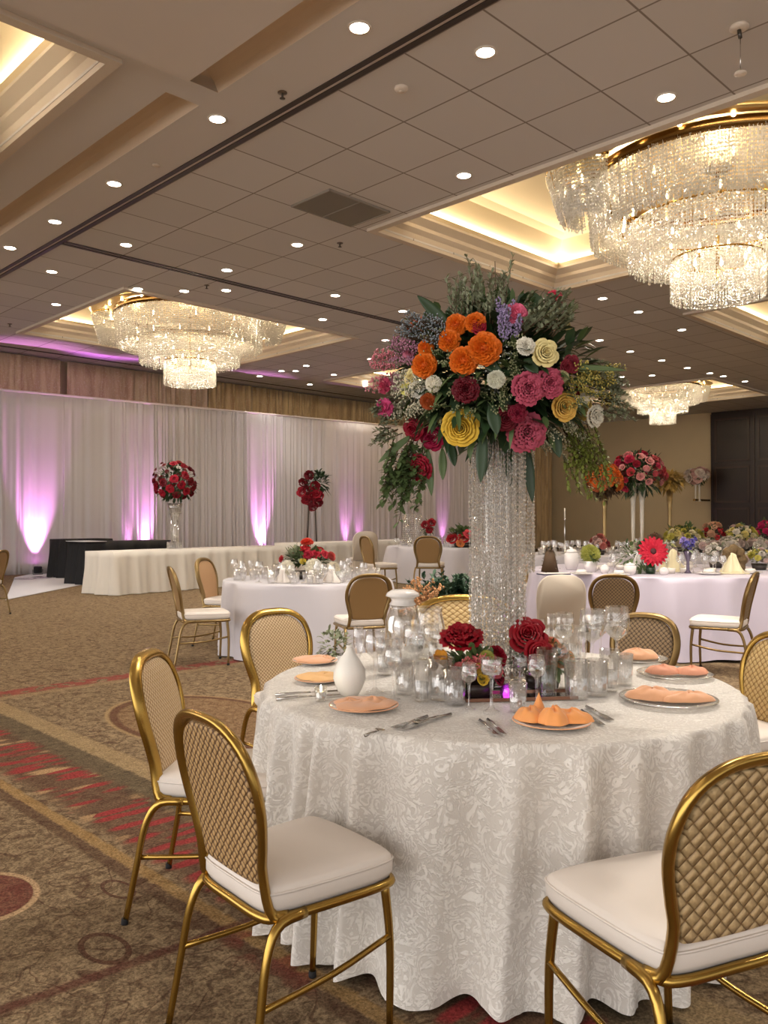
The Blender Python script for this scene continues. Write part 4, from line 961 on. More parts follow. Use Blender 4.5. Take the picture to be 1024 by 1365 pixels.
def chair_proto(style, metal, back, front, seatm=SEATW, leaf='hoop'):
    key = style
    t = thing('banquet_chair', '', 'chair')
    half = SHEAD['hoop']
    # seat cushion
    ol = smooth_closed([(.225, .17), (.235, 0), (.225, -.17), (.18, -.215), (0, -.21), (-.17, -.19), (-.215, -.15), (-.22, 0), (-.215, .15), (-.17, .19), (0, .21), (.18, .215)], 48)
    m = MB(); m.slab([(p.x, p.y) for p in ol], .435, .505, bev=.018); m.build('seat_cushion', seatm, t)
    pip = [Vector((p.x*1.004, p.y*1.004, .487)) for p in ol]; MB().tube(pip, .0035, 5, True).build('piping', seatm, t)
    fr = [Vector((p.x*.99, p.y*.99, .425)) for p in ol]; MB().tube(fr, .013, 8, True).build('seat_frame', metal, t)
    # back hoop, continuing down to the seat
    path = [(back_x(z), -y, z) for y, z in half[::-1]]+[(back_x(z), y, z) for y, z in half[1:]]
    path = [(-.15, -.19, .425), (-.195, -.175, .44)]+path[1:-1]+[(-.195, .175, .44), (-.15, .19, .425)]
    pp = smooth_open(path, 56)
    MB().tube(pp, .0142, 12, flat=(1, 0, 0)).build('back_frame', metal, t)
    # padded back rest, front fabric and rear weave
    inner = [(y*.9, z-.018) for y, z in half if z > .53]+[(.13, .505), (0, .50)]
    outl = [(y, z) for y, z in inner]+[(-y, z) for y, z in inner[::-1][1:-1]]
    ol2 = smooth_closed([(y, z, 0) for y, z in outl], 56)
    def pad(x_off, sgn, bulge, name, mt):
        n_ = len(ol2); c = Vector((0, .71, 0)); vs = []; ks = [1.0, .995, .93, .75, .5, .25]
        for k_, ss in enumerate(ks):
            for q in ol2:
                y = q.x*ss; z = c.y+(q.y-c.y)*ss; b = bulge*(1-ss**4)
                vs.append((back_x(z)+sgn*(x_off*(0 if k_ == 0 else 1)+b), y, z))
        vs.append((back_x(c.y)+sgn*(x_off+bulge), 0, c.y)); L_ = len(vs)-1; fs = []
        for k_ in range(len(ks)-1):
            for i in range(n_): j = (i+1) % n_; f = (k_*n_+i, k_*n_+j, (k_+1)*n_+j, (k_+1)*n_+i); fs.append(f if sgn > 0 else f[::-1])
        for i in range(n_): j = (i+1) % n_; f = ((len(ks)-1)*n_+i, (len(ks)-1)*n_+j, L_); fs.append(f if sgn > 0 else f[::-1])
        MB().add(vs, fs).build(name, mt, t)
    pad(.009, 1, .012, 'backrest', front); pad(.009, -1, .006, 'back_panel', back)
    # legs
    for s in (-1, 1):
        fl_ = smooth_open([(.195, s*.185, .43), (.21, s*.195, .25), (.205, s*.2, .01)], 8)
        lg = MB().tube(fl_, [.0145-.004*i/8 for i in range(9)], 8).build('leg', metal, t)
        MB().lathe([(.0125, 0), (.0135, .004), (.0125, .02), (.001, .02)], 10, Matrix.Translation((.205, s*.2, 0))).build('foot_cap', BLACK, lg)
        rl = smooth_open([(-.10, s*.20, .425), (-.19, s*.205, .415), (-.235, s*.215, .34), (-.262, s*.225, .2), (-.30, s*.235, .0)], 14)
        lg = MB().tube(rl, [.0155-.005*i/14 for i in range(15)], 8).build('leg', metal, t)
        MB().lathe([(.0125, 0), (.0135, .004), (.0125, .02), (.001, .02)], 10, Matrix.Translation((-.30, s*.235, 0))).build('foot_cap', BLACK, lg)
        st = smooth_open([(.205, s*.197, .27), (.0, s*.2, .235), (-.255, s*.22, .23)], 8)
        MB().tube(st, .009, 8).build('stretcher', metal, t)
    return t
PROTO = {}
def chair(style, px_or_pos, rz, label, scale=1, group=None):
    pos = px_or_pos
    if style not in PROTO:
        P_ = {'fine': (GOLD, WEAVEB, WEAVEF), 'quilt': (GOLD, WEAVEQ, WEAVEQF), 'bronze': (BRONZE, SMOOTHT, mat('gold_fabric', (196, 172, 130), .5)), 'peach': (BRONZE, SMOOTHP, SMOOTHP),
              'rattan': (DGOLD, WEAVED, WEAVED), 'glitter': (GOLD, WEAVEF, WEAVEQF)}[style]
        o_ = chair_proto(style, *P_); PROTO[style] = o_
    else: o_ = copy_tree(PROTO[style])
    if 'group' in o_.keys(): del o_['group']
    o_.location = (pos[0], pos[1], 0); o_.rotation_euler = (0, 0, math.radians(rz)); o_['label'] = label
    if group: o_['group'] = group
    o_.scale = scale if isinstance(scale, tuple) else (scale,)*3
    return o_
chair('fine', (-.25, 2.325), 40, 'gold-framed chair with rattan back panel, nearest at left of foreground table', (.93, .93, 1))
chair('fine', (-.60, 3.14), -4, 'gold-framed chair seen side on, behind the nearest left chair')
chair('fine', (-.43, 4.38), -52, 'gold-framed chair facing camera at far left of foreground table')
chair('quilt', (.695, 2.057), 113, 'gold-framed chair with thick quilted back, nearest at lower right')
chair('quilt', (1.59, 3.76), 200, 'gold diamond-fabric chair cut by right edge, facing foreground table', .97)
chair('glitter', (.50, 4.93), 268, 'wide tan glitter-fabric chair behind the crystal column of foreground table', (1.05, 1.5, 1.02))
chair('rattan', (1.42, 4.75), 235, 'dark rattan chair mostly hidden behind goblets at foreground table', .93)
# second table
chair('bronze', (-1.80, 8.2), 22, 'tan-backed chair with empty white seat at left of second table', 1.04)
chair('peach', (-1.78, 9.45), -15, 'peach-backed chair behind the tan one at second table', 1.06)
chair('bronze', (-.22, 7.85), 108, 'gold chair with smooth brown back at near right of second table', 1.0)
# near third table
chair('bronze', ray(507, 15.5)[:2], 30, 'narrow tan chair side on, left of far glass-covered table', (1.1, 1.1, 1.2))
chair('bronze', ray(573, 15.8)[:2], 80, 'tan round-backed chair before the far glass-covered table', (1.2, 1.2, 1.2))
chair('rattan', ray(813, 7.78)[:2], 82, 'square-shouldered rattan chair with back to camera at right table', 1.0)
chair('rattan', (3.12, 7.68), 148, 'rattan chair with white cushion at the right edge, by satin cloth', 1.02)
chair('bronze', ray(722, 11.4)[:2], -20, 'narrow chair left of the broad right table', 1.08)
chair('bronze', (-5.95, 12.2), 178, 'gold chair cut off by the left edge of picture', 1.05)
# white chair covers: fitted spandex over whole chairs
def covered_chair(pos, rz, label, sc=1.0):
    t = thing('covered_chair', label, 'chair', (pos[0], pos[1], 0), math.radians(rz)); t.scale = (sc,)*3
    m = MB(); half = [(.0, .945), (.12, .93), (.19, .87), (.215, .76), (.21, .6), (.205, .46)]
    ol = smooth_open([(0, y, z) for y, z in half], 14)
    ol = [(p.y, p.z) for p in ol]; ring = ol+[(-y, z) for y, z in ol[::-1][:-1]]
    n_ = len(ring); vs = []
    for x, k_ in ((-.03, .93), (-.02, 1), (.02, 1), (.03, .93), (.032, .5)):
        for y, z in ring: vs.append((back_x(z)+x, y*k_, .46+(z-.46)*(.97+.03*k_)))
    fs = [(k_*n_+i, k_*n_+(i+1) % n_, (k_+1)*n_+(i+1) % n_, (k_+1)*n_+i) for k_ in range(4) for i in range(n_)]
    fs += [tuple(range(n_))[::-1], tuple(4*n_+i for i in range(n_))]
    m.add(vs, fs); m.build('back_cover', COVER, t)
    m = MB(); m.slab([(.24, .2), (.24, -.2), (-.2, -.21), (-.2, .21)], .42, .49, bev=.015); m.build('seat_cover', COVER, t)
    m = MB(); vs = []
    for z, k_ in ((.44, 1), (.25, .93), (.02, 1.04)):
        for i in range(24):
            a = 2*PI*i/24; sx = max(-1, min(1, 1.35*math.cos(a))); sy = max(-1, min(1, 1.35*math.sin(a))); q = k_ if z > .3 else k_*(1-.14*(1-abs(math.sin(2*a))))
            vs.append((sx*.225*q, sy*.205*q, z))
    m.add(vs, [(k_*24+i, k_*24+(i+1) % 24, (k_+1)*24+(i+1) % 24, (k_+1)*24+i) for k_ in range(2) for i in range(24)]); m.build('skirt_cover', COVER, t)
covered_chair(ray(744, 7.55)[:2], 84, 'ivory fabric-covered chair with rounded back right of the crystal column', 1.0)
covered_chair(ray(711, 12.2)[:2], -10, 'distant white covered chair just right of the thin crystal strands', 1.28)
covered_chair(ray(484, 17.5)[:2], 100, 'white covered chair at the end of the long skirted table', 1.25)

# ------------------------------------------------------------------ glassware
def goblet_mesh(h, rb, bowl_h, rim, name='bowl', n=20, fill=.55, hex_=False):
    t = []
    fz = h-bowl_h
    prof_stem = [(.036*rb/.045, 0), (.037*rb/.045, .003), (.012, .008), (.0045, .02), (.004, fz*.6), (.006, fz-.004), (.012, fz+.004)]
    bowl = [(.004, fz), (.5*rb, fz+.012), (.85*rb, fz+bowl_h*.22), (rb, fz+bowl_h*.45), (rb*.98, fz+bowl_h*.65), (rim, h)]
    inn = [(r-.0015, z+.0015) for r, z in bowl[::-1][:-1]]
    zf = fz+bowl_h*fill; water = [(.001, fz+.008), (.48*rb, fz+.016), (.82*rb, fz+bowl_h*.24)]
    if fill > .45: water += [(rb*.95, fz+bowl_h*.45)]
    water += [((water[-1][0]), zf), (.001, zf)]
    return prof_stem, bowl+inn, water
def stemware(name, label, h, rb, bh, rim, fill=.5, n=20, gm=None, cat='glass', parts=True):
    t = thing(name, label, cat); st, bw, wt = goblet_mesh(h, rb, bh, rim, fill=fill)
    MB().lathe(st, n, cap=False).build('stem', gm or GLASS, t); MB().lathe(bw, n, cap=False).build('bowl', gm or GLASS, t)
    if fill: MB().lathe(wt, n, cap=False).build('water', WATER, t)
    return t
def tumbler(name, label, h, r0, r1, gm=None, n=18, fill=0, foot=0):
    t = thing(name, label, 'glass')
    MB().lathe([(.001, .001), (r0, .001), (r0*1.02, .004), (r1, h), (r1-.002, h), (r0-.002, .012), (.001, .010)], 60, cap=False, rf=lambda a, k: 1+.05*abs(math.sin(6*a))*(k in (1, 2, 3))).build('cup', gm or CUT, t)
    if fill: MB().lathe([(.001, .012), (r0-.003, .013), (r0+(r1-r0)*fill-.003, h*fill), (.001, h*fill)], n, cap=False).build('water', WATER, t)
    return t
PG = {}
def place(kind, p, label, group=None, sc=1.0, rz=None):
    if kind not in PG:
        if kind == 'goblet': o_ = stemware('water_goblet', '', .25, .047, .125, .042, .55)
        elif kind == 'wine': o_ = stemware('wine_glass', '', .21, .038, .095, .031, 0)
        elif kind == 'flute': o_ = stemware('champagne_flute', '', .23, .025, .14, .022, .0)
        elif kind == 'cordial': o_ = stemware('cordial_glass', '', .15, .03, .055, .031, .6)
        elif kind == 'tumbler': o_ = tumbler('cut_tumbler', '', .12, .032, .038, fill=0)
        elif kind == 'highball': o_ = tumbler('highball_glass', '', .15, .028, .034, GLASS, fill=.5)
        elif kind == 'votive': 
            o_ = tumbler('votive_holder', '', .07, .026, .033); MB().lathe([(.001, .01), (.024, .01), (.024, .045), (.001, .045)], 14).build('candle', WAX, o_)
            MB().lathe([(.001, .046), (.006, .055), (.004, .07), (.001, .08)], 8).build('flame', mat('flame', (255, 226, 170), .5, emit=30), o_); o_['category'] = 'candle'
        elif kind == 'bg_wine':                             # small far glasses: one simple mesh each
            st, bw, wt = goblet_mesh(.19, .04, .09, .034); o_ = MB().lathe(st+bw[:6], 10, cap=False).build('wine_glass', CUT); o_['category'] = 'glass'
        elif kind == 'bg_tumbler': o_ = MB().lathe([(.001, 0), (.034, 0), (.042, .11), (.038, .11), (.03, .012)], 10, cap=False).build('tumbler', CUT); o_['category'] = 'glass'
        elif kind == 'bg_votive': o_ = MB().lathe([(.001, 0), (.05, 0), (.06, .05), (.05, .05), (.001, .02)], 10, cap=False).build('glass_bowl', mat('bright_china', (226, 218, 206), .2, coat=.4)); o_['category'] = 'bowl'
        PG[kind] = o_
    else: o_ = copy_tree(PG[kind])
    if 'group' in o_.keys(): del o_['group']
    o_.location = p; o_['label'] = label
    if group: o_['group'] = group
    o_.scale = (sc,)*3
    if rz is not None: o_.rotation_euler = (0, 0, rz)
    return o_
def near(px, Y, dz=.003): return Vector(((px-512)/F*Y, Y, TT+dz))
GL = [
 ('wine', 500, 3.10, 'slim stemmed glass just right of the frosted teardrop vase', 1.1), ('goblet', 552, 3.20, 'tall stemmed goblet in the left glass cluster, in front of the carafe', .95),
 ('wine', 524, 2.98, 'stemmed glass behind the cutlery, left glass cluster', .9), ('flute', 578, 3.12, 'narrow flute between left goblet and crimson bouquet', .8),
 ('tumbler', 540, 3.08, 'low cut tumbler in left cluster below the tall goblet', 1.0), ('tumbler', 588, 2.98, 'fluted cut tumbler left of the dark flower bowl', 1.25),
 ('tumbler', 606, 2.90, 'cut tumbler nearest the camera in the left cluster', 1.05), ('wine', 575, 3.45, 'stemmed glass behind left cluster near the orange tulip bud', 1.0),
 ('highball', 512, 3.45, 'plain straight glass behind the frosted vase', 1.0), ('flute', 478, 3.40, 'narrow flute behind the frosted teardrop vase', .9),
 ('highball', 562, 2.95, 'straight glass between two cut tumblers of left cluster', .9), ('wine', 536, 3.55, 'stemmed glass farthest back in the left cluster', 1.1),
 ('cordial', 655, 2.78, 'small stemmed cordial glass standing alone before the crystal column', 1.2), ('cordial', 693, 3.05, 'small cordial glass right of the purple glowing votive', .95),
 ('goblet', 789, 3.42, 'tall water goblet, left one of the two biggest', 1.1), ('goblet', 822, 3.48, 'tall water goblet, right one of the two biggest', 1.12),
 ('goblet', 752, 3.62, 'water goblet behind the peach carnations', .95), ('highball', 729, 3.05, 'straight glass right of the green leaves in right cluster', 1.15),
 ('tumbler', 768, 3.00, 'cut tumbler at front of the right glass cluster', 1.15), ('wine', 748, 3.12, 'stemmed glass between two cut tumblers in right cluster', .85),
 ('tumbler', 795, 3.05, 'cut tumbler below the left big goblet', 1.1), ('highball', 812, 3.12, 'straight glass below the right big goblet', 1.05),
 ('flute', 775, 3.30, 'narrow flute behind the front cut tumblers, right cluster', .85), ('tumbler', 830, 3.25, 'cut tumbler at right end of the glass cluster', 1.0),
 ('wine', 716, 3.60, 'stemmed glass behind the big crimson peony', 1.0), ('highball', 765, 3.75, 'straight glass near the white place cards', 1.1), ('flute', 735, 3.75, 'narrow flute beside the white place cards', .95),
 ('wine', 625, 2.82, 'stemmed glass before the dark flower bowl', .75), ('tumbler', 690, 2.80, 'low cut tumbler before the silver tray', .8), ('wine', 715, 2.85, 'stemmed glass at right end of the silver tray', .85),
 ('goblet', 800, 3.75, 'water goblet rearmost behind the two biggest', .95), ('votive', 428, 2.96, 'small lit votive candle beside long silver cutlery', .7)]
for kind, px, Y, lb, sc in GL: place(kind, near(px, Y), lb, sc=sc)

# purple glowing votive
t = thing('purple_votive', 'small purple glowing votive before the crystal column', 'candle', near(677, 2.98))
MB().lathe([(.001, 0), (.022, 0), (.030, .02), (.026, .045), (.015, .055), (.013, .055), (.024, .043), (.026, .02), (.001, .004)], 18, cap=False).build('holder', glass_mat('violet_glass', (.8, .4, .9), .1, .5), t)
MB().lathe([(.001, .004), (.016, .006), (.019, .02), (.012, .035), (.001, .04)], 14).build('glow', mat('violet_glow', (230, 90, 230), .4, emit=2.2), t)
# frosted teardrop vase with card
t = thing('teardrop_vase', 'frosted white teardrop vase left of the glasses on near table', 'vase', near(466, 3.05))
MB().lathe([(.001, 0), (.032, 0), (.045, .02), (.060, .06), (.058, .095), (.036, .135), (.016, .16), (.010, .178), (.008, .178), (.012, .16), (.03, .13), (.05, .09), (.001, .01)], 26, cap=False).build('body', FROST, t)
MB().lathe([(.010, .176), (.013, .18), (.010, .184)], 16, cap=False).build('rim', FROST, t)
def card(px, Y, z, w, h, label):
    t = thing('place_card', label, 'card', near(px, Y, 0)+Vector((0, 0, z)), R.uniform(-.2, .2))
    MB().box((-w/2, -.0008, 0), (w/2, .0008, h)).build('card_face', mat('card_white', (240, 236, 232), .7), t, smooth=False)
    MB().box((-w/2, .0, 0), (w/2, .0016, h), Matrix.Rotation(-.5, 4, 'X')).build('card_back', mat('card_white', (240, 236, 232), .7), t, smooth=False)
card(458, 3.5, .003, .05, .07, 'white folded place card behind the frosted teardrop vase')
card(742, 3.9, .003, .055, .085, 'white folded place card, the nearer, behind peach carnations')
card(723, 4.15, .003, .055, .1, 'white folded place card, the farther, behind peach carnations')
# carafe with white domed lid
t = thing('glass_carafe', 'large clear carafe with glossy white lid behind left glass cluster', 'carafe', near(537, 3.75))
MB().lathe([(.001, 0), (.06, 0), (.075, .02), (.082, .1), (.08, .19), (.06, .245), (.048, .26), (.046, .26), (.057, .243), (.077, .19), (.079, .1), (.07, .02), (.001, .006)], 28, cap=False).build('body', GLASS, t)
MB().lathe([(.001, .33), (.05, .328), (.072, .315), (.078, .30), (.06, .295), (.05, .28), (.062, .262), (.05, .257), (.001, .257)], 28).build('lid', PLATEW, t)
MB().lathe([(.001, .01), (.068, .02), (.077, .1), (.001, .1)], 24, cap=False).build('water', WATER, t)
t = thing('glass_jar', 'large clear water jar beside the lidded carafe', 'jar', near(572, 3.85))
MB().lathe([(.001, 0), (.06, 0), (.072, .02), (.075, .15), (.06, .21), (.062, .24), (.06, .24), (.058, .21), (.073, .15), (.07, .02), (.001, .006)], 28, cap=False).build('body', GLASS, t)
MB().lathe([(.001, .01), (.068, .02), (.072, .12), (.001, .12)], 24, cap=False).build('water', WATER, t)

# mirrored tray
t = thing('silver_tray', 'oblong mirrored tray with brown edge before crystal column', 'tray', near(690, 3.02, .002)+Vector((0, .0, 0)), .12)
MB().box((-.2, -.06, 0), (.2, .06, .006)).build('mirror', mat('mirror', (220, 220, 218), .05, 1), t, smooth=False)
m = MB()
for a, b in (((-.205, -.066, 0), (.205, -.06, .012)), ((-.205, .06, 0), (.205, .066, .012)), ((-.206, -.066, 0), (-.2, .066, .012)), ((.2, -.066, 0), (.206, .066, .012))): m.box(a, b)
m.build('rim', mat('tray_edge', (150, 110, 90), .3, .8), t, smooth=False)

# plates with peach napkins
PEACH = mat('peach_napkin', (228, 168, 124), .7, var=.12, vscale=14, sheen=.3)
PEACHO = mat('orange_napkin', (240, 160, 88), .65, var=.12, vscale=14, sheen=.3)
CLEARP = glass_mat('pressed_glass_plate', (.98, .97, .95), .16, .5, .06, bump=.5, bscale=50, white=.25)
def plate(px, Y, r, label, clear=True, rz=0):
    t = thing('dinner_plate', label, 'plate', near(px, Y, .002), rz)
    pm = CLEARP if clear else PLATEW
    MB().lathe([(.001, .0), (r*.6, .0), (r*.72, .004), (r, .013), (r, .016), (r*.72, .008), (r*.6, .004), (.001, .004)], 44, cap=False).build('dish', pm, t)
    rg = [(r*math.cos(2*PI*i/44), r*math.sin(2*PI*i/44), .0145) for i in range(44)]; MB().tube(rg, .0022, 5, True).build('rim', SILVER if clear else PEACH, t)
    return t
def blob_napkin(px, Y, label, lumps, m, rz=0, zb=.018):
    """folded napkin: rounded overlapping folds"""
    t = thing('folded_napkin', label, 'napkin', near(px, Y, .002), rz)
    for k, (x, y, a, b, h, rot, kind) in enumerate(lumps):
        mb = MB(); rr = random.Random(k+int(px))
        def fn(i, j, x=x, y=y, a=a, b=b, h=h, rot=rot, kind=kind):
            th = 2*PI*i; q = j; e = (1-q**2.2)
            rad = q*(1+.07*math.sin(3*th+px)+.04*math.sin(7*th)); xx = a*rad*math.cos(th); yy = b*rad*math.sin(th)
            if kind == 'peak': zz = h*(1-q)**1.1
            else: zz = h*max(0, e)**.6*(1+.12*math.sin(5*th+3*q)+.10*math.sin(9*xx/a+4*yy/b+px))
            return (x+xx*math.cos(rot)-yy*math.sin(rot), y+xx*math.sin(rot)+yy*math.cos(rot), zb+zz-.001*k)
        mb.grid(fn, 40, 10, wrap=True)
        vs = [fn(i/40, 1) for i in range(40)]; o0 = [(v_[0]*.98+x*.02, v_[1]*.98+y*.02, zb-.004) for v_ in vs]
        mb.add(vs+o0, [(i, 40+i, 40+(i+1) % 40, (i+1) % 40) for i in range(40)]+[tuple(range(40, 80))])
        mb.build('fold', m, t)
    return t
plate(485, 2.84, .118, 'round plate under flat peach napkin left of the cutlery fan', False)
blob_napkin(485, 2.84, 'flat peach napkin with crinkled centre on front left plate', [(0, 0, .108, .104, .012, 0, 'f'), (.03, .01, .06, .05, .02, .4, 'f'), (-.05, .0, .04, .05, .018, 1, 'f')], PEACH)
plate(426, 3.32, .098, 'plate with peach napkin beyond the long cutlery at left', False)
blob_napkin(426, 3.32, 'crumpled peach napkin on the middle left plate', [(0, 0, .088, .085, .014, 0, 'f'), (.02, -.02, .05, .04, .02, .6, 'f')], mat('peach_yellow_napkin', (238, 190, 130), .7, var=.15, vscale=14))
plate(420, 3.74, .1, 'plate with peach napkin at far left rim of near table', False)
blob_napkin(420, 3.74, 'smooth peach napkin on the far left plate', [(0, 0, .092, .09, .012, 0, 'f'), (.05, .0, .03, .04, .016, 0, 'f')], PEACH)
plate(735, 2.62, .122, 'white plate at front under the bright orange pointed napkin', False)
blob_napkin(735, 2.62, 'bright orange napkin folded in two lobes with a peak', [(-.065, .01, .05, .05, .034, 0, 'f'), (0, -.035, .05, .045, .044, .2, 'f'), (.058, -.01, .07, .04, .034, -.3, 'f'), (-.03, .055, .03, .03, .075, 0, 'peak')], PEACHO)
plate(890, 2.95, .168, 'large clear glass plate at front right of near table')
blob_napkin(890, 2.95, 'long curved peach napkin on large front right plate', [(-.06, -.01, .09, .055, .034, -.35, 'f'), (.055, -.045, .10, .045, .026, .15, 'f'), (.03, .05, .08, .05, .006, 0, 'f')], PEACH)
plate(899, 3.42, .15, 'clear glass plate, middle of three at right rim')
blob_napkin(899, 3.42, 'pinkish peach napkin in two ovals on middle right plate', [(-.05, .0, .068, .05, .028, -.1, 'f'), (.065, -.01, .07, .045, .026, .05, 'f')], mat('rose_peach_napkin', (228, 158, 126), .7, var=.1, vscale=14))
plate(850, 3.80, .13, 'small clear glass plate, farthest at right rim of near table')
blob_napkin(850, 3.80, 'plump peach napkin on the farthest right plate', [(0, 0, .09, .07, .035, 0, 'f')], PEACH)
# gold rolled cloth on the rattan chair seat / table rim
# cutlery
def cutlery(kind, px, Y, rz, label, L_=.2):
    t = thing(kind, label, 'cutlery', near(px, Y, .004), rz)
    m = MB()
    m.grid(lambda i, j: (L_*(-.5+.55*j), (i-.5)*(.016-.010*j), .003+.004*math.sin(j*PI)*1), 2, 8); m.tube([(-.5*L_, 0, .003), (-.2*L_, 0, .005), (.05*L_, 0, .005)], [.0055, .004, .003], 6)
    m.build('handle', SILVER, t)
    h = MB()
    if kind == 'fork':
        h.slab([(.05*L_, -.003), (.2*L_, -.011), (.3*L_, -.012), (.3*L_, .012), (.2*L_, .011), (.05*L_, .003)], .003, .006)
        for k in range(4): h.box((.3*L_, -.012+k*.0066, .003), (.5*L_, -.009+k*.0066, .0055))
        h.build('tines', SILVER, t, smooth=False)
    elif kind == 'knife':
        h.slab([(.05*L_, -.006), (.42*L_, -.009), (.5*L_, .0), (.5*L_, .006), (.05*L_, .006)], .003, .0052); h.build('blade', SILVER, t, smooth=False)
    else:
        h.grid(lambda i, j: (.28*L_+.11*L_*(1 if True else 0)*(2*j-1), .019*(2*i-1)*math.sqrt(max(0, 1-(2*j-1)**2)), .008-.005*(1-(2*j-1)**2)*(1-(2*i-1)**2)), 8, 8)
        h.tube([(.05*L_, 0, .005), (.18*L_, 0, .006)], .003, 6); h.build('bowl', SILVER, t)
    return t
def ang(x0, y0, x1, y1):
    a, b = at(x0, y0, TT), at(x1, y1, TT); return math.atan2(b.y-a.y, b.x-a.x)
A1 = ang(590, 958, 535, 978)
cutlery('fork', 548, 2.63, ang(580, 955, 525, 975), 'silver fork, left one of the fan beside the front left plate', .19)
cutlery('fork', 561, 2.62, A1, 'silver fork, middle one of the fan beside the front left plate', .20)
cutlery('spoon', 574, 2.66, A1-.12, 'silver spoon, right one of the fan beside front left plate', .21)
cutlery('knife', 651, 2.56, ang(641, 966, 668, 990), 'silver knife, left of the pair before crystal column', .19)
cutlery('knife', 661, 2.57, ang(650, 966, 676, 990), 'silver knife, right of the pair before crystal column', .19)
cutlery('knife', 789, 2.69, ang(772, 957, 804, 980), 'silver knife right of the orange napkin, nearer one', .2)
cutlery('fork', 797, 2.75, ang(778, 957, 812, 978), 'silver fork right of the orange napkin, farther one', .2)
cutlery('knife', 412, 3.00, ang(370, 931, 455, 925), 'long silver knife at left rim, nearer of two', .24)
cutlery('fork', 410, 3.07, ang(370, 925, 455, 920), 'long silver fork at left rim, farther of two', .24)
cutlery('spoon', 500, 2.50, ang(490, 982, 512, 975), 'short silver teaspoon near the table edge left of fan', .09)
# low bouquets on the near table
def bouquet(name, label, loc, parts, pot=None, fol=None, cat='bouquet', scale=1):
    t = thing(name, label, cat, loc)
    if pot: MB().lathe(pot[0], 28, cap=False).build('bowl', pot[1], t)
    if fol:
        for nm, mt, c, rad, n, L_, W, seed in fol:
            fb = MB(); foliage_ball(fb, c, rad, n, L_, W, seed, hem=True); fb.build(nm, mt, t)
    for p_ in parts: flower(*p_[:5], t, **(p_[5] if len(p_) > 5 else {}))
    return t
b1 = bouquet('low_bouquet', 'low bouquet with crimson peony and orange tulip bud in dark bowl', near(627, 3.07),
  [('peony', (136, 4, 22), (-.03, .02, .20), (-.1, -.5, 1), .085), ('tulip', (236, 164, 60), (-.10, -.03, .125), (-.5, -.6, .8), .055), ('ranunculus', YE, (.035, -.10, .075), (.3, -1, .4), .026),
   ('carnation', CR, (.10, .0, .14), (.7, -.5, .6), .042), ('carnation', (196, 92, 100), (.06, -.05, .135), (.2, -.7, .8), .035), ('carnation', (190, 84, 92), (.0, -.08, .12), (0, -1, .5), .034), ('carnation', (204, 110, 106), (-.05, -.09, .10), (-.2, -1, .4), .032),
   ('carnation', (196, 92, 100), (.085, -.07, .10), (.5, -.8, .4), .03), ('rose', (120, 14, 34), (.10, -.04, .075), (.8, -.6, .2), .04), ('rose', DR, (-.13, -.01, .11), (-1, -.2, .3), .03), ('pompon', (186, 150, 60), (.02, -.11, .115), (0, -1, .4), .02), ('pompon', (150, 150, 70), (.05, -.09, .15), (.2, -1, .7), .028)],
  ([(.001, .0), (.075, 0), (.095, .05), (.09, .05), (.07, .01), (.001, .01)], mat('dark_bowl', (58, 44, 38), .35)), [('foliage', LEAFM, (0, -.01, .09), (.11, .1, .09), 160, .05, .022, 21), ('dark_leaves', LEAFD, (0, 0, .06), (.11, .11, .05), 70, .06, .03, 22)])
mbk = MB()
for k in range(20): sprig_into(mbk, (.0+.01*(k % 5), -.05, .1), (R.uniform(-.6, 1), -1, R.uniform(-.1, 1)), .09, 22, .01, .012, 300+k, .05, blob=.0042)
mbk.build('pink_filler', [LEAFM, mat('filler_coral', (196, 104, 100), .6)], b1)
b2 = bouquet('low_bouquet', 'low bouquet with large crimson bloom and peach carnations right of column', near(723, 3.20),
  [('rose', (132, 4, 20), (-.06, -.03, .20), (-.2, -.9, .6), .085), ('rose', (140, 5, 22), (-.03, -.08, .14), (.2, -1, .3), .065), ('carnation', PC, (.06, .0, .12), (.5, -.8, .5), .05), ('carnation', (226, 180, 140), (.095, .03, .10), (.8, -.5, .5), .05),
   ('carnation', (222, 150, 120), (.045, .05, .155), (.3, -.4, 1), .04), ('pompon', (214, 196, 150), (.1, .0, .06), (1, -.6, .1), .035)],
  ([(.001, .0), (.06, 0), (.07, .05), (.065, .05), (.055, .01), (.001, .01)], mat('dark_bowl', (58, 44, 38), .35)), [('foliage', LEAFM, (0, 0, .09), (.10, .09, .07), 150, .055, .024, 23)])
mb_ = MB()
for k, (dx, dz) in enumerate(((-.2, -.3), (.1, -.5), (.3, -.2), (-.4, 0))): leaf_into(mb_, (.0, -.06, .10), (dx, -.8, dz), .10, .05, .35, nu=4, nv=8)
mb_.build('broad_leaves', LEAFM, b2)

# ------------------------------------------------------------------ second table dressing
def ring_items(C_, z, items, label, group, rmin, rmax, n, kinds, seed, front=None):
    rr = random.Random(seed)
    for k in range(n):
        for tr in range(30):
            a = rr.uniform(0, 2*PI); r_ = rr.uniform(rmin, rmax); p_ = Vector((C_.x+r_*math.cos(a), C_.y+r_*math.sin(a), z))
            if all((p_-q).length > .085 for q in items): break
        items.append(p_); kd = rr.choice(kinds); place(kd, p_, label[kd], group+{'bg_wine': ' wine glasses', 'bg_tumbler': ' tumblers', 'bg_votive': ' bowls'}[kd], sc=rr.uniform(.9, 1.15))
def lab(s): return {'bg_wine': 'stemmed wine glass '+s, 'bg_tumbler': 'cut-glass tumbler '+s, 'bg_votive': 'small white bowl '+s}
i2 = []
ring_items(T2, T2Z+.003, i2, lab('among the crowded glasses on the second white table'), 'second table', .34, .82, 64, ['bg_wine', 'bg_tumbler', 'bg_tumbler'], 31)
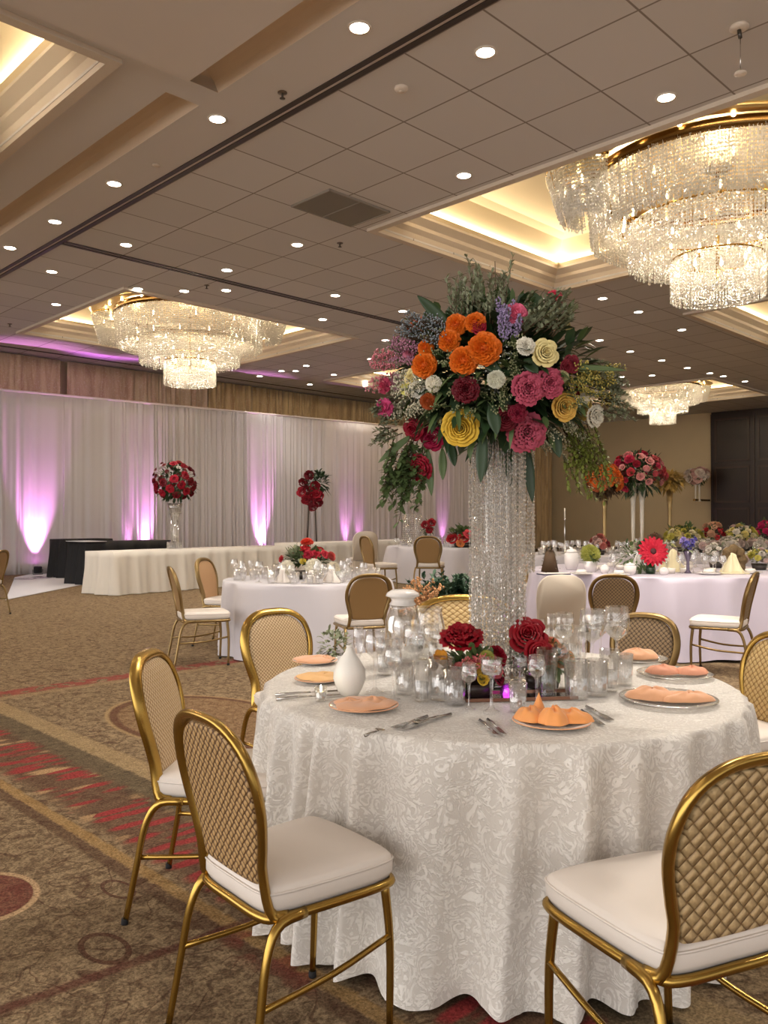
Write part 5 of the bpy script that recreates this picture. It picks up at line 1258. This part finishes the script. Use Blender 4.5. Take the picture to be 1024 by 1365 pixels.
c2 = bouquet('low_bouquet', 'red and white low centrepiece on the second white table', (T2.x, T2.y, T2Z+.003),
  [('rose', (186, 30, 40), (-.02, -.1, .33), (0, -.4, 1), .075), ('carnation', (226, 80, 60), (.0, -.05, .40), (0, -.3, 1), .07), ('rose', (170, 22, 44), (.10, -.12, .27), (.2, -.8, .6), .065), ('rose', (160, 20, 44), (.02, -.16, .27), (0, -1, .4), .065),
   ('rose', (190, 40, 60), (.2, -.1, .27), (.6, -.6, .6), .06), ('carnation', (200, 90, 84), (.27, -.08, .25), (.8, -.5, .5), .055), ('rose', (170, 30, 40), (-.28, -.08, .22), (-.8, -.5, .3), .05), ('pompon', WH, (-.2, -.2, .13), (-.4, -1, .3), .085),
   ('pompon', WH, (.09, -.24, .14), (.1, -1, .3), .095), ('pompon', (224, 214, 190), (.30, -.16, .12), (.4, -1, .3), .075), ('ranunculus', (196, 170, 60), (-.03, -.22, .2), (0, -1, .5), .04), ('rose', (200, 60, 60), (.12, .12, .3), (.3, .8, .6), .07), ('rose', (180, 30, 50), (-.12, .12, .28), (-.3, .8, .6), .07)],
  ([(.001, .0), (.16, 0), (.2, .08), (.18, .08), (.001, .02)], STEEL), [('foliage', LEAFM, (0, 0, .15), (.24, .22, .18), 300, .11, .04, 41), ('grey_foliage', LEAFG, (-.12, -.05, .2), (.14, .12, .16), 120, .09, .03, 42)])
PLW = mat('table_linen_white', (230, 222, 214), .6)
def fan_napkin(C_, dx, dy, z, s, label, group=None, m=PLW):
    t = thing('napkin_fold', label, 'napkin', (C_.x+dx, C_.y+dy, z), R.uniform(-.5, .5), group)
    mb = MB(); mb.grid(lambda i, j: ((i-.5)*s*(1-.6*j), .25*s*math.sin(i*PI)*(1-j)*(-1)+.02*math.sin(i*14), s*.75*j*(1-.5*(2*i-1)**2)), 16, 6)
    o_ = mb.build('folded_cloth', m, t); q = o_.modifiers.new('t', 'SOLIDIFY'); q.thickness = .012
    MB().slab([(-s*.5, -.3*s), (s*.5, -.3*s), (s*.5, .1*s), (-s*.5, .1*s)], 0, .012).build('flat_fold', m, t)
fan_napkin(T2, -.2, -.62, T2Z+.003, .2, 'standing white napkin at left of red centrepiece, second table')
fan_napkin(T2, .1, -.68, T2Z+.003, .18, 'standing white napkin in middle before red centrepiece, second table')
fan_napkin(T2, .3, -.58, T2Z+.003, .22, 'standing white napkin right of red centrepiece, second table')
# third table
i3 = []
ring_items(T3, T3Z+.003, i3, lab('in the glitter of glass on the farthest left round table'), 'far table', .3, 1.34, 110, ['bg_wine', 'bg_tumbler'], 33)
bouquet('low_bouquet', 'low red and orange bouquet on far table left of crystal column', ray(617, 18.4, T3Z+.003),
  [('rose_lo', (170, 20, 34), (-.25, -.2, .2), (-.4, -1, .6), .14), ('rose_lo', (196, 40, 50), (.0, -.25, .22), (0, -1, .6), .14), ('rose_lo', (220, 80, 90), (.1, -.28, .3), (.1, -1, .6), .12), ('rose_lo', (190, 40, 44), (.3, -.2, .35), (.4, -1, .6), .13), ('rose_lo', (170, 24, 40), (.32, -.2, .18), (.5, -1, .4), .13), ('rose_lo', (226, 140, 80), (-.08, -.3, .1), (0, -1, .3), .10)],
  ([(.001, .0), (.2, 0), (.25, .1), (.001, .1)], STEEL), [('foliage', LEAFM, (0, 0, .2), (.36, .3, .26), 240, .16, .07, 43)])
def cylinder_vase(p_, h, r, label, fl_, n_=18):
    t = thing('tall_vase', label, 'vase', p_)
    MB().lathe([(.001, 0), (r, 0), (r*.75, h*.2), (r*.6, h*.6), (r, h), (r*.95, h), (r*.55, h*.6), (.001, .02)], n_, cap=False).build('vase_body', CUT, t)
    for a in fl_: flower(*a, t)
    fb = MB(); foliage_ball(fb, (0, 0, h+.08), (.13, .13, .16), 60, .12, .05, int(h*100)); fb.build('foliage', LEAFD, t); return t
cylinder_vase(ray(571, 19.6, T3Z+.003), .38, .09, 'slim glass vase with dark red flowers on far left table', [('rose_lo', (130, 14, 28), (-.08, -.1, .5), (-.3, -1, .5), .11), ('rose_lo', (150, 20, 34), (.08, -.1, .55), (.3, -1, .5), .11), ('rose_lo', (140, 16, 30), (.02, -.12, .38), (0, -1, .2), .10)])
for k, px in enumerate((543, 556)):
    p_ = ray(px, 20.0, T3Z+.003); t = thing('crystal_pillar', ('left' if k == 0 else 'right')+' one of two clear crystal pillars on far left table', 'vase', p_)
    MB().lathe([(.09, 0), (.09, .75)], 16, cap=True).build('glass_tube', GLASS, t)
    o = link('crystal_strands', beads('crystal_strands', strands(.11, .02, .78, 14, .05), .014, .026, CRYST), t); o['kind'] = 'stuff'

# tall red bouquet on the long white table
vp = LA+LD*2.05+Vector((-LD.y, LD.x, 0))*.5; vpY = vp.y
vp = ray(233, vpY, .815); dpt = vpY
t = thing('tall_bouquet', 'round red rose bouquet in tall trumpet vase on long white table', 'bouquet', vp)
zc = CH+(HY-643)/F*dpt-.815
rad = 31/F*dpt
MB().lathe([(.001, 0), (.17, 0), (.13, .08), (.07, .18), (.045, .35), (.05, .55), (.13, .82), (.17, zc-rad*.9), (.16, zc-rad*.9), (.001, .3)], 24, cap=False).build('trumpet_vase', CUT, t)
o = link('crystal_collar', beads('crystal_collar', strands(.15, .0, .14, 22, .03)+strands(.065, .14, .7, 10, .035)+strands(.12, .72, zc-rad*.9, 18, .03), .018, .024, CRYST), t); o['kind'] = 'stuff'
fb = MB(); foliage_ball(fb, (0, 0, zc), (rad*.85, rad*.85, rad*.8), 360, .14, .06, 51); fb.build('foliage', LEAFD, t)
rr = random.Random(5)
for k in range(46):
    c_ = 1-1.7*(k+.5)/46; s_ = math.sqrt(max(0, 1-c_*c_)); a = k*2.39996; d = Vector((s_*math.cos(a), s_*math.sin(a), c_))
    if d.z > .15 and rr.random() < .55: flower('rose_lo', rr.choice([(104, 34, 40), (140, 60, 60), (196, 190, 180)]), d*rad*.98+Vector((0, 0, zc)), d, .05, t)
    else: flower('rose', rr.choice([(150, 12, 36), (120, 8, 26), (172, 24, 48)]), d*rad*.86+Vector((0, 0, zc)), d, .10, t)
# red spray on a thin stand near the drape
sp = on_drape(413)+nrm*1.3; d_ = sp.y; p0 = ray(417, d_, 0); k_ = d_/F
t = thing('flower_stand', 'drooping dark red flower spray on a thin metal stand before drape', 'bouquet', p0)
MB().tube([(-.2, 0, 0), (-.1, 0, CH+(HY-650)*k_)], .03, 8).tube([(.15, 0, 0), (.06, 0, CH+(HY-660)*k_)], .022, 8).build('stand', STEEL, t)
MB().lathe([(.28, 0), (.28, .03), (.03, .05), (.001, .05)], 20).build('stand_base', STEEL, t)
fb = MB(); foliage_ball(fb, (.12, 0, CH+(HY-643)*k_), (.38, .3, .36), 200, .22, .10, 61); fb.build('foliage', LEAFD, t)
for dx, dy_ in ((-12, -8), (-4, -18), (-14, 4), (-6, 2), (2, 10), (8, 18), (-2, 16), (6, 6), (-8, 14), (4, -4), (2, 24), (10, 10)):
    flower('rose_lo', rr.choice([(140, 14, 34), (104, 8, 24), (160, 24, 44)]), (dx*k_, -.25, CH+(HY-652-dy_)*k_), (R.uniform(-.5, .5), -1, R.uniform(-.3, .6)), .17, t)

# ------------------------------------------------------------------ planter between tables
pp_ = ray(610, 6.6)
t = thing('green_planter', 'leafy green plant in gold planter stand behind the glitter chair', 'plant', pp_)
MB().lathe([(.001, 0), (.16, 0), (.17, .02), (.12, .3), (.16, .74), (.2, .78), (.18, .78), (.001, .7)], 24).build('planter', BRONZE, t)
mb_ = MB(); rr = random.Random(9)
for k in range(110): sprig_into(mb_, (rr.uniform(-.22, .26), rr.uniform(-.1, .1), .74), (rr.uniform(-.9, .9), rr.uniform(-.6, .6), rr.uniform(.2, 1.3)), rr.uniform(.18, .36), 26, .03, .055, 400+k, .2)
mb_.build('foliage', [TWIG, mat('fern_green', (58, 84, 62), .55, var=.3)], t)
pk = ray(560, 6.25, 0); t = thing('peach_flower_spray', 'peach and amber flower spray beside the leafy green plant', 'bouquet', pk)
MB().lathe([(.001, 0), (.12, 0), (.05, .1), (.04, .6), (.09, .76), (.08, .76), (.001, .6)], 20).build('stand', BRONZE, t)
mb_ = MB()
for k in range(40): sprig_into(mb_, (rr.uniform(-.04, .04), 0, .74), (rr.uniform(-.7, .6), rr.uniform(-.4, .2), rr.uniform(.0, 1.4)), rr.uniform(.1, .28), 20, .01, .02, 500+k, .15, blob=.011)
mb_.build('blossoms', [LEAFG, mat('amber_blossom', (196, 144, 96), .6, var=.25)], t)
pk = ray(447, 5.3, 0); t = thing('small_shrub', 'small green box plant behind the frosted teardrop vase', 'plant', pk)
MB().lathe([(.001, 0), (.1, 0), (.11, .5), (.1, .5), (.001, .45)], 20).build('pot', BRONZE, t)
fb = MB(); foliage_ball(fb, (0, 0, .60), (.12, .12, .13), 260, .04, .022, 71); fb.build('foliage', LEAFG, t)

# ------------------------------------------------------------------ right-hand tables
iR = []
def tr(px, Y, z=None): return ray(px, Y, (TRZ if z is None else z)+.003)
ring_items(TR, TRZ+.003, iR, lab('on the broad satin-covered table at right'), 'right table', .35, 1.0, 44, ['bg_wine', 'bg_wine', 'bg_votive'], 35)
g = thing('gerbera_vase', 'big crimson gerbera with dark leaves in green vase, right table', 'bouquet', tr(867, 8.9))
MB().lathe([(.001, 0), (.05, 0), (.055, .05), (.04, .12), (.035, .12), (.001, .03)], 16, cap=False).build('vase_body', mat('green_glass', (40, 70, 36), .2, coat=.5), g)
flower('gerbera', (186, 26, 50), (0, -.08, .24), (0, -1, .25), .165, g, heart=mat('dark_heart', (70, 20, 24), .7))
fb = MB(); foliage_ball(fb, (-.14, .05, .18), (.2, .1, .18), 190, .08, .03, 73); fb.build('foliage', LEAFM, g)
mb_ = MB()
for dx, dz in ((-.35, 1.0), (-.2, 1.2), (.12, .8), (-.1, .9)): leaf_into(mb_, (-.04, -.02, .1), (dx, -.1, dz), .3, .11, .05, nu=4, nv=8)
mb_.build('broad_leaves', LEAFD, g)
MB().tube([(0, 0, .05), (0, -.06, .22)], .006, 6).build('stem', LEAFM, g)
bouquet('moss_ball_pot', 'yellow green blossom ball in white pot on right table', tr(787, 9.2), [('pompon', (150, 150, 70), (0, 0, .2), (0, -1, .5), .11), ('pompon', (120, 130, 60), (.03, .05, .19), (0, 1, .5), .10)],
  ([(.001, 0), (.06, 0), (.08, .12), (.07, .12), (.001, .08)], PLATEW), [('foliage', LEAFM, (0, 0, .12), (.11, .11, .08), 60, .06, .03, 75)], 'plant')
t = thing('moss_cone', 'brown mossy cone plant at left end of right table', 'plant', tr(733, 9.2))
fb = MB()
for k in range(12): foliage_ball(fb, (0, 0, .03+.02*k), (.12*(1-k/15), .12*(1-k/15), .03), 26, .03, .02, 80+k)
fb.build('foliage', mat('moss_brown', (74, 68, 46), .8, var=.4, vscale=25), t); MB().lathe([(.001, 0), (.1, 0), (.05, .22), (.001, .26)], 16).build('core', TWIG, t)
t = thing('delphinium_vase', 'blue violet flowers in slender dark vase on right table', 'bouquet', tr(917, 9.0))
MB().lathe([(.001, 0), (.04, 0), (.018, .03), (.016, .12), (.05, .24), (.045, .24), (.001, .1)], 16, cap=False).build('vase_body', mat('slate_glass', (96, 84, 104), .2, coat=.4), t)
for k in range(14):
    a = k*2.4; flower('rose_lo', rr.choice([(96, 88, 160), (128, 112, 170), (190, 160, 190)]), (.075*math.cos(a)*(.4+.05*k), .07*math.sin(a)*(.4+.05*k), .27+.008*k), (math.cos(a), math.sin(a)-.5, .7), .035, t)
fb = MB(); foliage_ball(fb, (0, 0, .27), (.08, .08, .06), 50, .05, .02, 77); fb.build('foliage', LEAFG, t)
t = thing('wicker_hoop', 'brown arched wicker ornament at right end of right table', 'ornament', tr(978, 9.3))
P_ = [(.085*math.cos(a), 0, .12+.12*math.sin(a)) for a in [(-.9+ (PI+1.8)*i/24) for i in range(25)]]
MB().tube(P_, [.06+.012*math.sin(i*1.7) for i in range(25)], 12).build('hoop', mat('wicker_brown', (104, 82, 48), .7, var=.4, vscale=40, bump=.8, bscale=60), t)
MB().lathe([(.001, -.0), (.14, -.0), (.12, .02), (.001, .02)], 20).build('base', TWIG, t)
# white china and boxes on the right table
def crockery(px, Y, r, h, label):
    t = thing('tureen', label, 'crockery', tr(px, Y)); MB().lathe([(.001, 0), (r*.7, 0), (r, h*.35), (r, h*.7), (r*.9, h*.75), (.001, h*.76)], 20).build('bowl', PLATEW, t)
    MB().lathe([(r*.92, h*.75), (r*.6, h*.9), (r*.15, h*.93), (r*.15, h), (.001, h)], 20).build('lid', PLATEW, t)
crockery(762, 9.6, .085, .26, 'tall white lidded pot behind the blossom ball')
crockery(840, 8.75, .065, .13, 'white lidded bowl left of the crimson gerbera')
crockery(806, 8.95, .05, .1, 'small white lidded bowl right of blossom ball')
crockery(885, 8.75, .05, .08, 'small white lidded bowl right of the crimson gerbera')
t = thing('navy_menu', 'dark navy folded menus lying at left end of right table', 'menu', tr(738, 8.75), .3)
MB().box((-.16, -.08, 0), (.16, .08, .012)).build('cover', mat('navy_card', (48, 48, 78), .4), t, smooth=False); MB().box((-.15, -.075, .012), (.15, .075, .016)).build('pages', PLW, t, smooth=False)
def flat_plate(px, Y, r, label):
    t = thing('dinner_plate', label, 'plate', tr(px, Y)); MB().lathe([(.001, 0), (r*.6, 0), (r, .015), (r, .02), (r*.6, .006), (.001, .006)], 28, cap=False).build('dish', PLATEW, t)
    MB().lathe([(.001, .02), (r*.5, .02), (r*.4, .05), (.001, .055)], 12).build('napkin', PLW, t)
flat_plate(825, 8.62, .12, 'white plate with napkin before the lidded bowl, right table'); flat_plate(945, 8.8, .13, 'white plate with napkin right of blue violet vase'); flat_plate(775, 8.75, .12, 'white plate with napkin beside navy menus'); flat_plate(1000, 8.95, .12, 'white plate with napkin at right edge, by the wicker hoop')
fan_napkin(TR, -.45, -.76, TRZ+.003, .26, 'cream folded napkin left of the crimson gerbera, right table'); fan_napkin(TR, .55, -.85, TRZ+.003, .3, 'cream folded napkin before the wicker hoop, right table', None, mat('cream_linen', (226, 214, 176), .7))
fan_napkin(TR, .02, -.52, TRZ+.003, .34, 'large pale napkin between gerbera and blue violet vase', None, mat('cream_linen', (226, 214, 176), .7))
# blossoms beyond
def mass(px, Y, z, rx, rz_, cols, n, label, seed, fol=LEAFM, name='blossom_mound', fr=.06, kinds=('rose_lo', 'carnation')):
    rr = random.Random(seed); t = thing(name, label, 'bouquet', ray(px, Y, z))
    MB().lathe([(.001, 0), (rx*.45, 0), (rx*.55, .07), (.001, .07)], 14).build('bowl', STEEL, t)
    fb = MB(); foliage_ball(fb, (0, 0, rz_*.6), (rx, rx*.9, rz_), 120, rx*.4, rx*.16, seed, hem=True); fb.build('foliage', fol, t)
    for k in range(n):
        c_ = (k+.5)/n; s_ = math.sqrt(1-c_*c_); a = k*2.39996; d = Vector((s_*math.cos(a), s_*math.sin(a), c_)); flower(rr.choice(kinds), rr.choice(cols), (d.x*rx, d.y*rx*.9, rz_*.6+d.z*rz_*.9), d, fr*rr.uniform(.7, 1.2), t)
    return t
WB = [(224, 214, 200), (206, 196, 184), (216, 190, 184), (190, 170, 160)]
YB = [(206, 194, 96), (222, 206, 130), (170, 160, 70), (226, 214, 170)]
mass(912, 14.5, TSZ+.003, .34, .3, YB, 40, 'large yellow blossom mound on second table back at right', 101)
mass(950, 14.9, TSZ+.003, .2, .34, [(170, 26, 46), (196, 50, 60), (214, 170, 140)], 22, 'crimson blossom mound right of the large yellow one', 102)
mass(988, 14.8, TSZ+.003, .3, .3, YB+WB, 34, 'white and yellow blossom mound near right edge', 103)
mass(1022, 15.2, TSZ+.003, .2, .36, [(190, 40, 96), (210, 70, 120)], 18, 'magenta blossom mound cut by right edge', 104)
for k, (px, Y, rx, rz_, c, lb) in enumerate([(940, 14.05, .24, .14, WB, 'pale blossom cluster left of the wicker hoop, second table'), (975, 14.1, .24, .16, WB, 'pale pink blossom cluster above the wicker hoop'), (1010, 14.3, .22, .15, WB, 'pale blossom cluster at right edge of second table')]):
    mass(px, Y, TSZ+.003, rx, rz_, c, 26, lb, 110+k, LEAFG)
mass(890, 9.95, TRZ+.003, .13, .2, WB+[(206, 200, 140)], 22, 'white blossom bunch behind the crimson gerbera, right table', 120, LEAFG, fr=.035)
mass(955, 10.0, TRZ+.003, .16, .2, WB, 24, 'white blossom bunch left of the wicker hoop, right table', 121, LEAFG, fr=.04)
mass(1012, 9.6, TRZ+.003, .16, .16, WB+YB, 24, 'cream blossom bunch at right edge, right table', 122, LEAFG, fr=.04)
mass(872, 14.7, TSZ+.003, .14, .2, [(190, 170, 150), (150, 120, 100)], 18, 'beige dried flower bunch left of large yellow mound', 123, TWIG)
iS = []
ring_items(TS, TSZ+.003, iS, lab('on the second table back at right'), 'second right table', .9, 1.36, 40, ['bg_wine', 'bg_tumbler'], 37)
iQ = []
ring_items(TQ, TQZ+.003, iQ, lab('on the table behind, right of the crystal column'), 'column side table', .15, .88, 60, ['bg_wine', 'bg_tumbler'], 38)
mass(800, 13.1, TQZ+.003, .14, .2, [(200, 120, 110), (196, 160, 150), (170, 70, 80)], 16, 'pinkish dried bouquet right of crystal column, back table', 125, TWIG)
# tall far bouquets
def tall_far(px, py, Y, rpx, rpy, cols, n, label, seed, legs=2, fol=LEAFD, zb=.86, fr=.09, kinds=('rose_lo', 'carnation'), legm=None):
    k_ = Y/F; t = thing('tall_bouquet', label, 'bouquet', ray(px, Y, zb)); zc = CH+(HY-py)*k_-zb; rx, rz_ = rpx*k_, rpy*k_; rr = random.Random(seed)
    legm = legm or mat('milky_glass', (214, 204, 186), .25, coat=.4)
    for l in range(legs):
        x = (l-(legs-1)/2)*.16; MB().lathe([(.001, 0), (.07, 0), (.03, .1), (.04, zc*.6), (.08, zc-rz_*.4), (.001, zc-rz_*.4)], 16, Matrix.Translation((x, 0, 0))).build('trumpet_leg', legm, t)
    fb = MB(); foliage_ball(fb, (0, 0, zc), (rx, rx*.9, rz_), 420, .16, .055, seed, inner=.3); fb.build('foliage', fol, t)
    for k in range(n):
        c_ = 1-1.7*(k+.5)/n; s_ = math.sqrt(max(0, 1-c_*c_)); a = k*2.39996+.4; d = Vector((s_*math.cos(a), s_*math.sin(a), c_))
        if d.z < -.2 and rr.random() < .5: continue
        flower(rr.choice(kinds), rr.choice(cols), (d.x*rx, d.y*rx*.9, zc+d.z*rz_*.95), d, fr*rr.uniform(.6, 1.2), t)
    return t
tall_far(850, 632, 15.0, 36, 30, [(196, 50, 84), (206, 90, 100), (190, 60, 70), (222, 150, 150), (150, 30, 50)], 60, 'big pink and red rose bouquet on twin white trumpet legs', 131, fr=.085)
tall_far(806, 640, 13.9, 22, 20, [(226, 110, 40), (232, 130, 60), (206, 110, 70)], 64, 'orange blossom bouquet left of the pink one on twin legs', 132, 1, TWIG, fr=.085, legm=BRONZE)
tall_far(893, 641, 15.5, 17, 9, [(196, 160, 80), (180, 150, 90)], 30, 'wispy ochre flower spray right of the big pink bouquet', 133, 1, mat('ochre_leaf', (176, 146, 78), .6), fr=.05, legm=BRONZE)
wb = tall_far(930, 636, 33.7, 14, 10, [(214, 170, 160), (196, 150, 140), (226, 210, 196)], 26, 'pale pink bouquet in white wall vases on tan wall beside dark doors', 134, 2, LEAFD, zb=2.15, fr=.20)
MB().box((-.3, -.05, .02), (1.1, .05, .1), Matrix.Rotation(ROOM, 4, 'Z')).build('wall_bracket', BRASS, wb, smooth=False)
# taper candle
t = thing('taper_candle', 'slim white taper candle on back table right of crystal column', 'candle', ray(753, 13.4, TQZ+.003))
MB().lathe([(.001, 0), (.05, 0), (.01, .02), (.008, .55), (.02, .58), (.001, .58)], 12).build('holder', SILVER, t); MB().lathe([(.012, .58), (.012, .74), (.001, .75)], 10).build('candle', WAX, t)

# ------------------------------------------------------------------ light and render look
w = bpy.data.worlds.new('world'); scene.world = w; w.use_nodes = True
bg = w.node_tree.nodes['Background']; bg.inputs[0].default_value = (1.0, .96, .93, 1); bg.inputs[1].default_value = 1.35
nt = w.node_tree; tcw = nt.nodes.new('ShaderNodeTexCoord'); sw = nt.nodes.new('ShaderNodeSeparateXYZ'); nt.links.new(tcw.outputs['Generated'], sw.inputs[0])
# added world fill to model folds: brighter towards the left, dimmer towards the right
nt.links.new(math_node(nt, 'MULTIPLY_ADD', step(nt, sw.outputs[0], -.9, .9), -1.7, 2.25), bg.inputs[1])
vs_ = scene.view_settings; vs_.view_transform = 'Standard'; vs_.look = 'None'; vs_.gamma = 1; vs_.exposure = .62
try: vs_.use_curve_mapping = False
except Exception: pass
cy = scene.cycles
cy.max_bounces = 9; cy.diffuse_bounces = 4; cy.glossy_bounces = 3; cy.transmission_bounces = 4; cy.transparent_max_bounces = 24
cy.caustics_reflective = False; cy.caustics_refractive = False; cy.sample_clamp_indirect = 3; cy.use_denoising = True
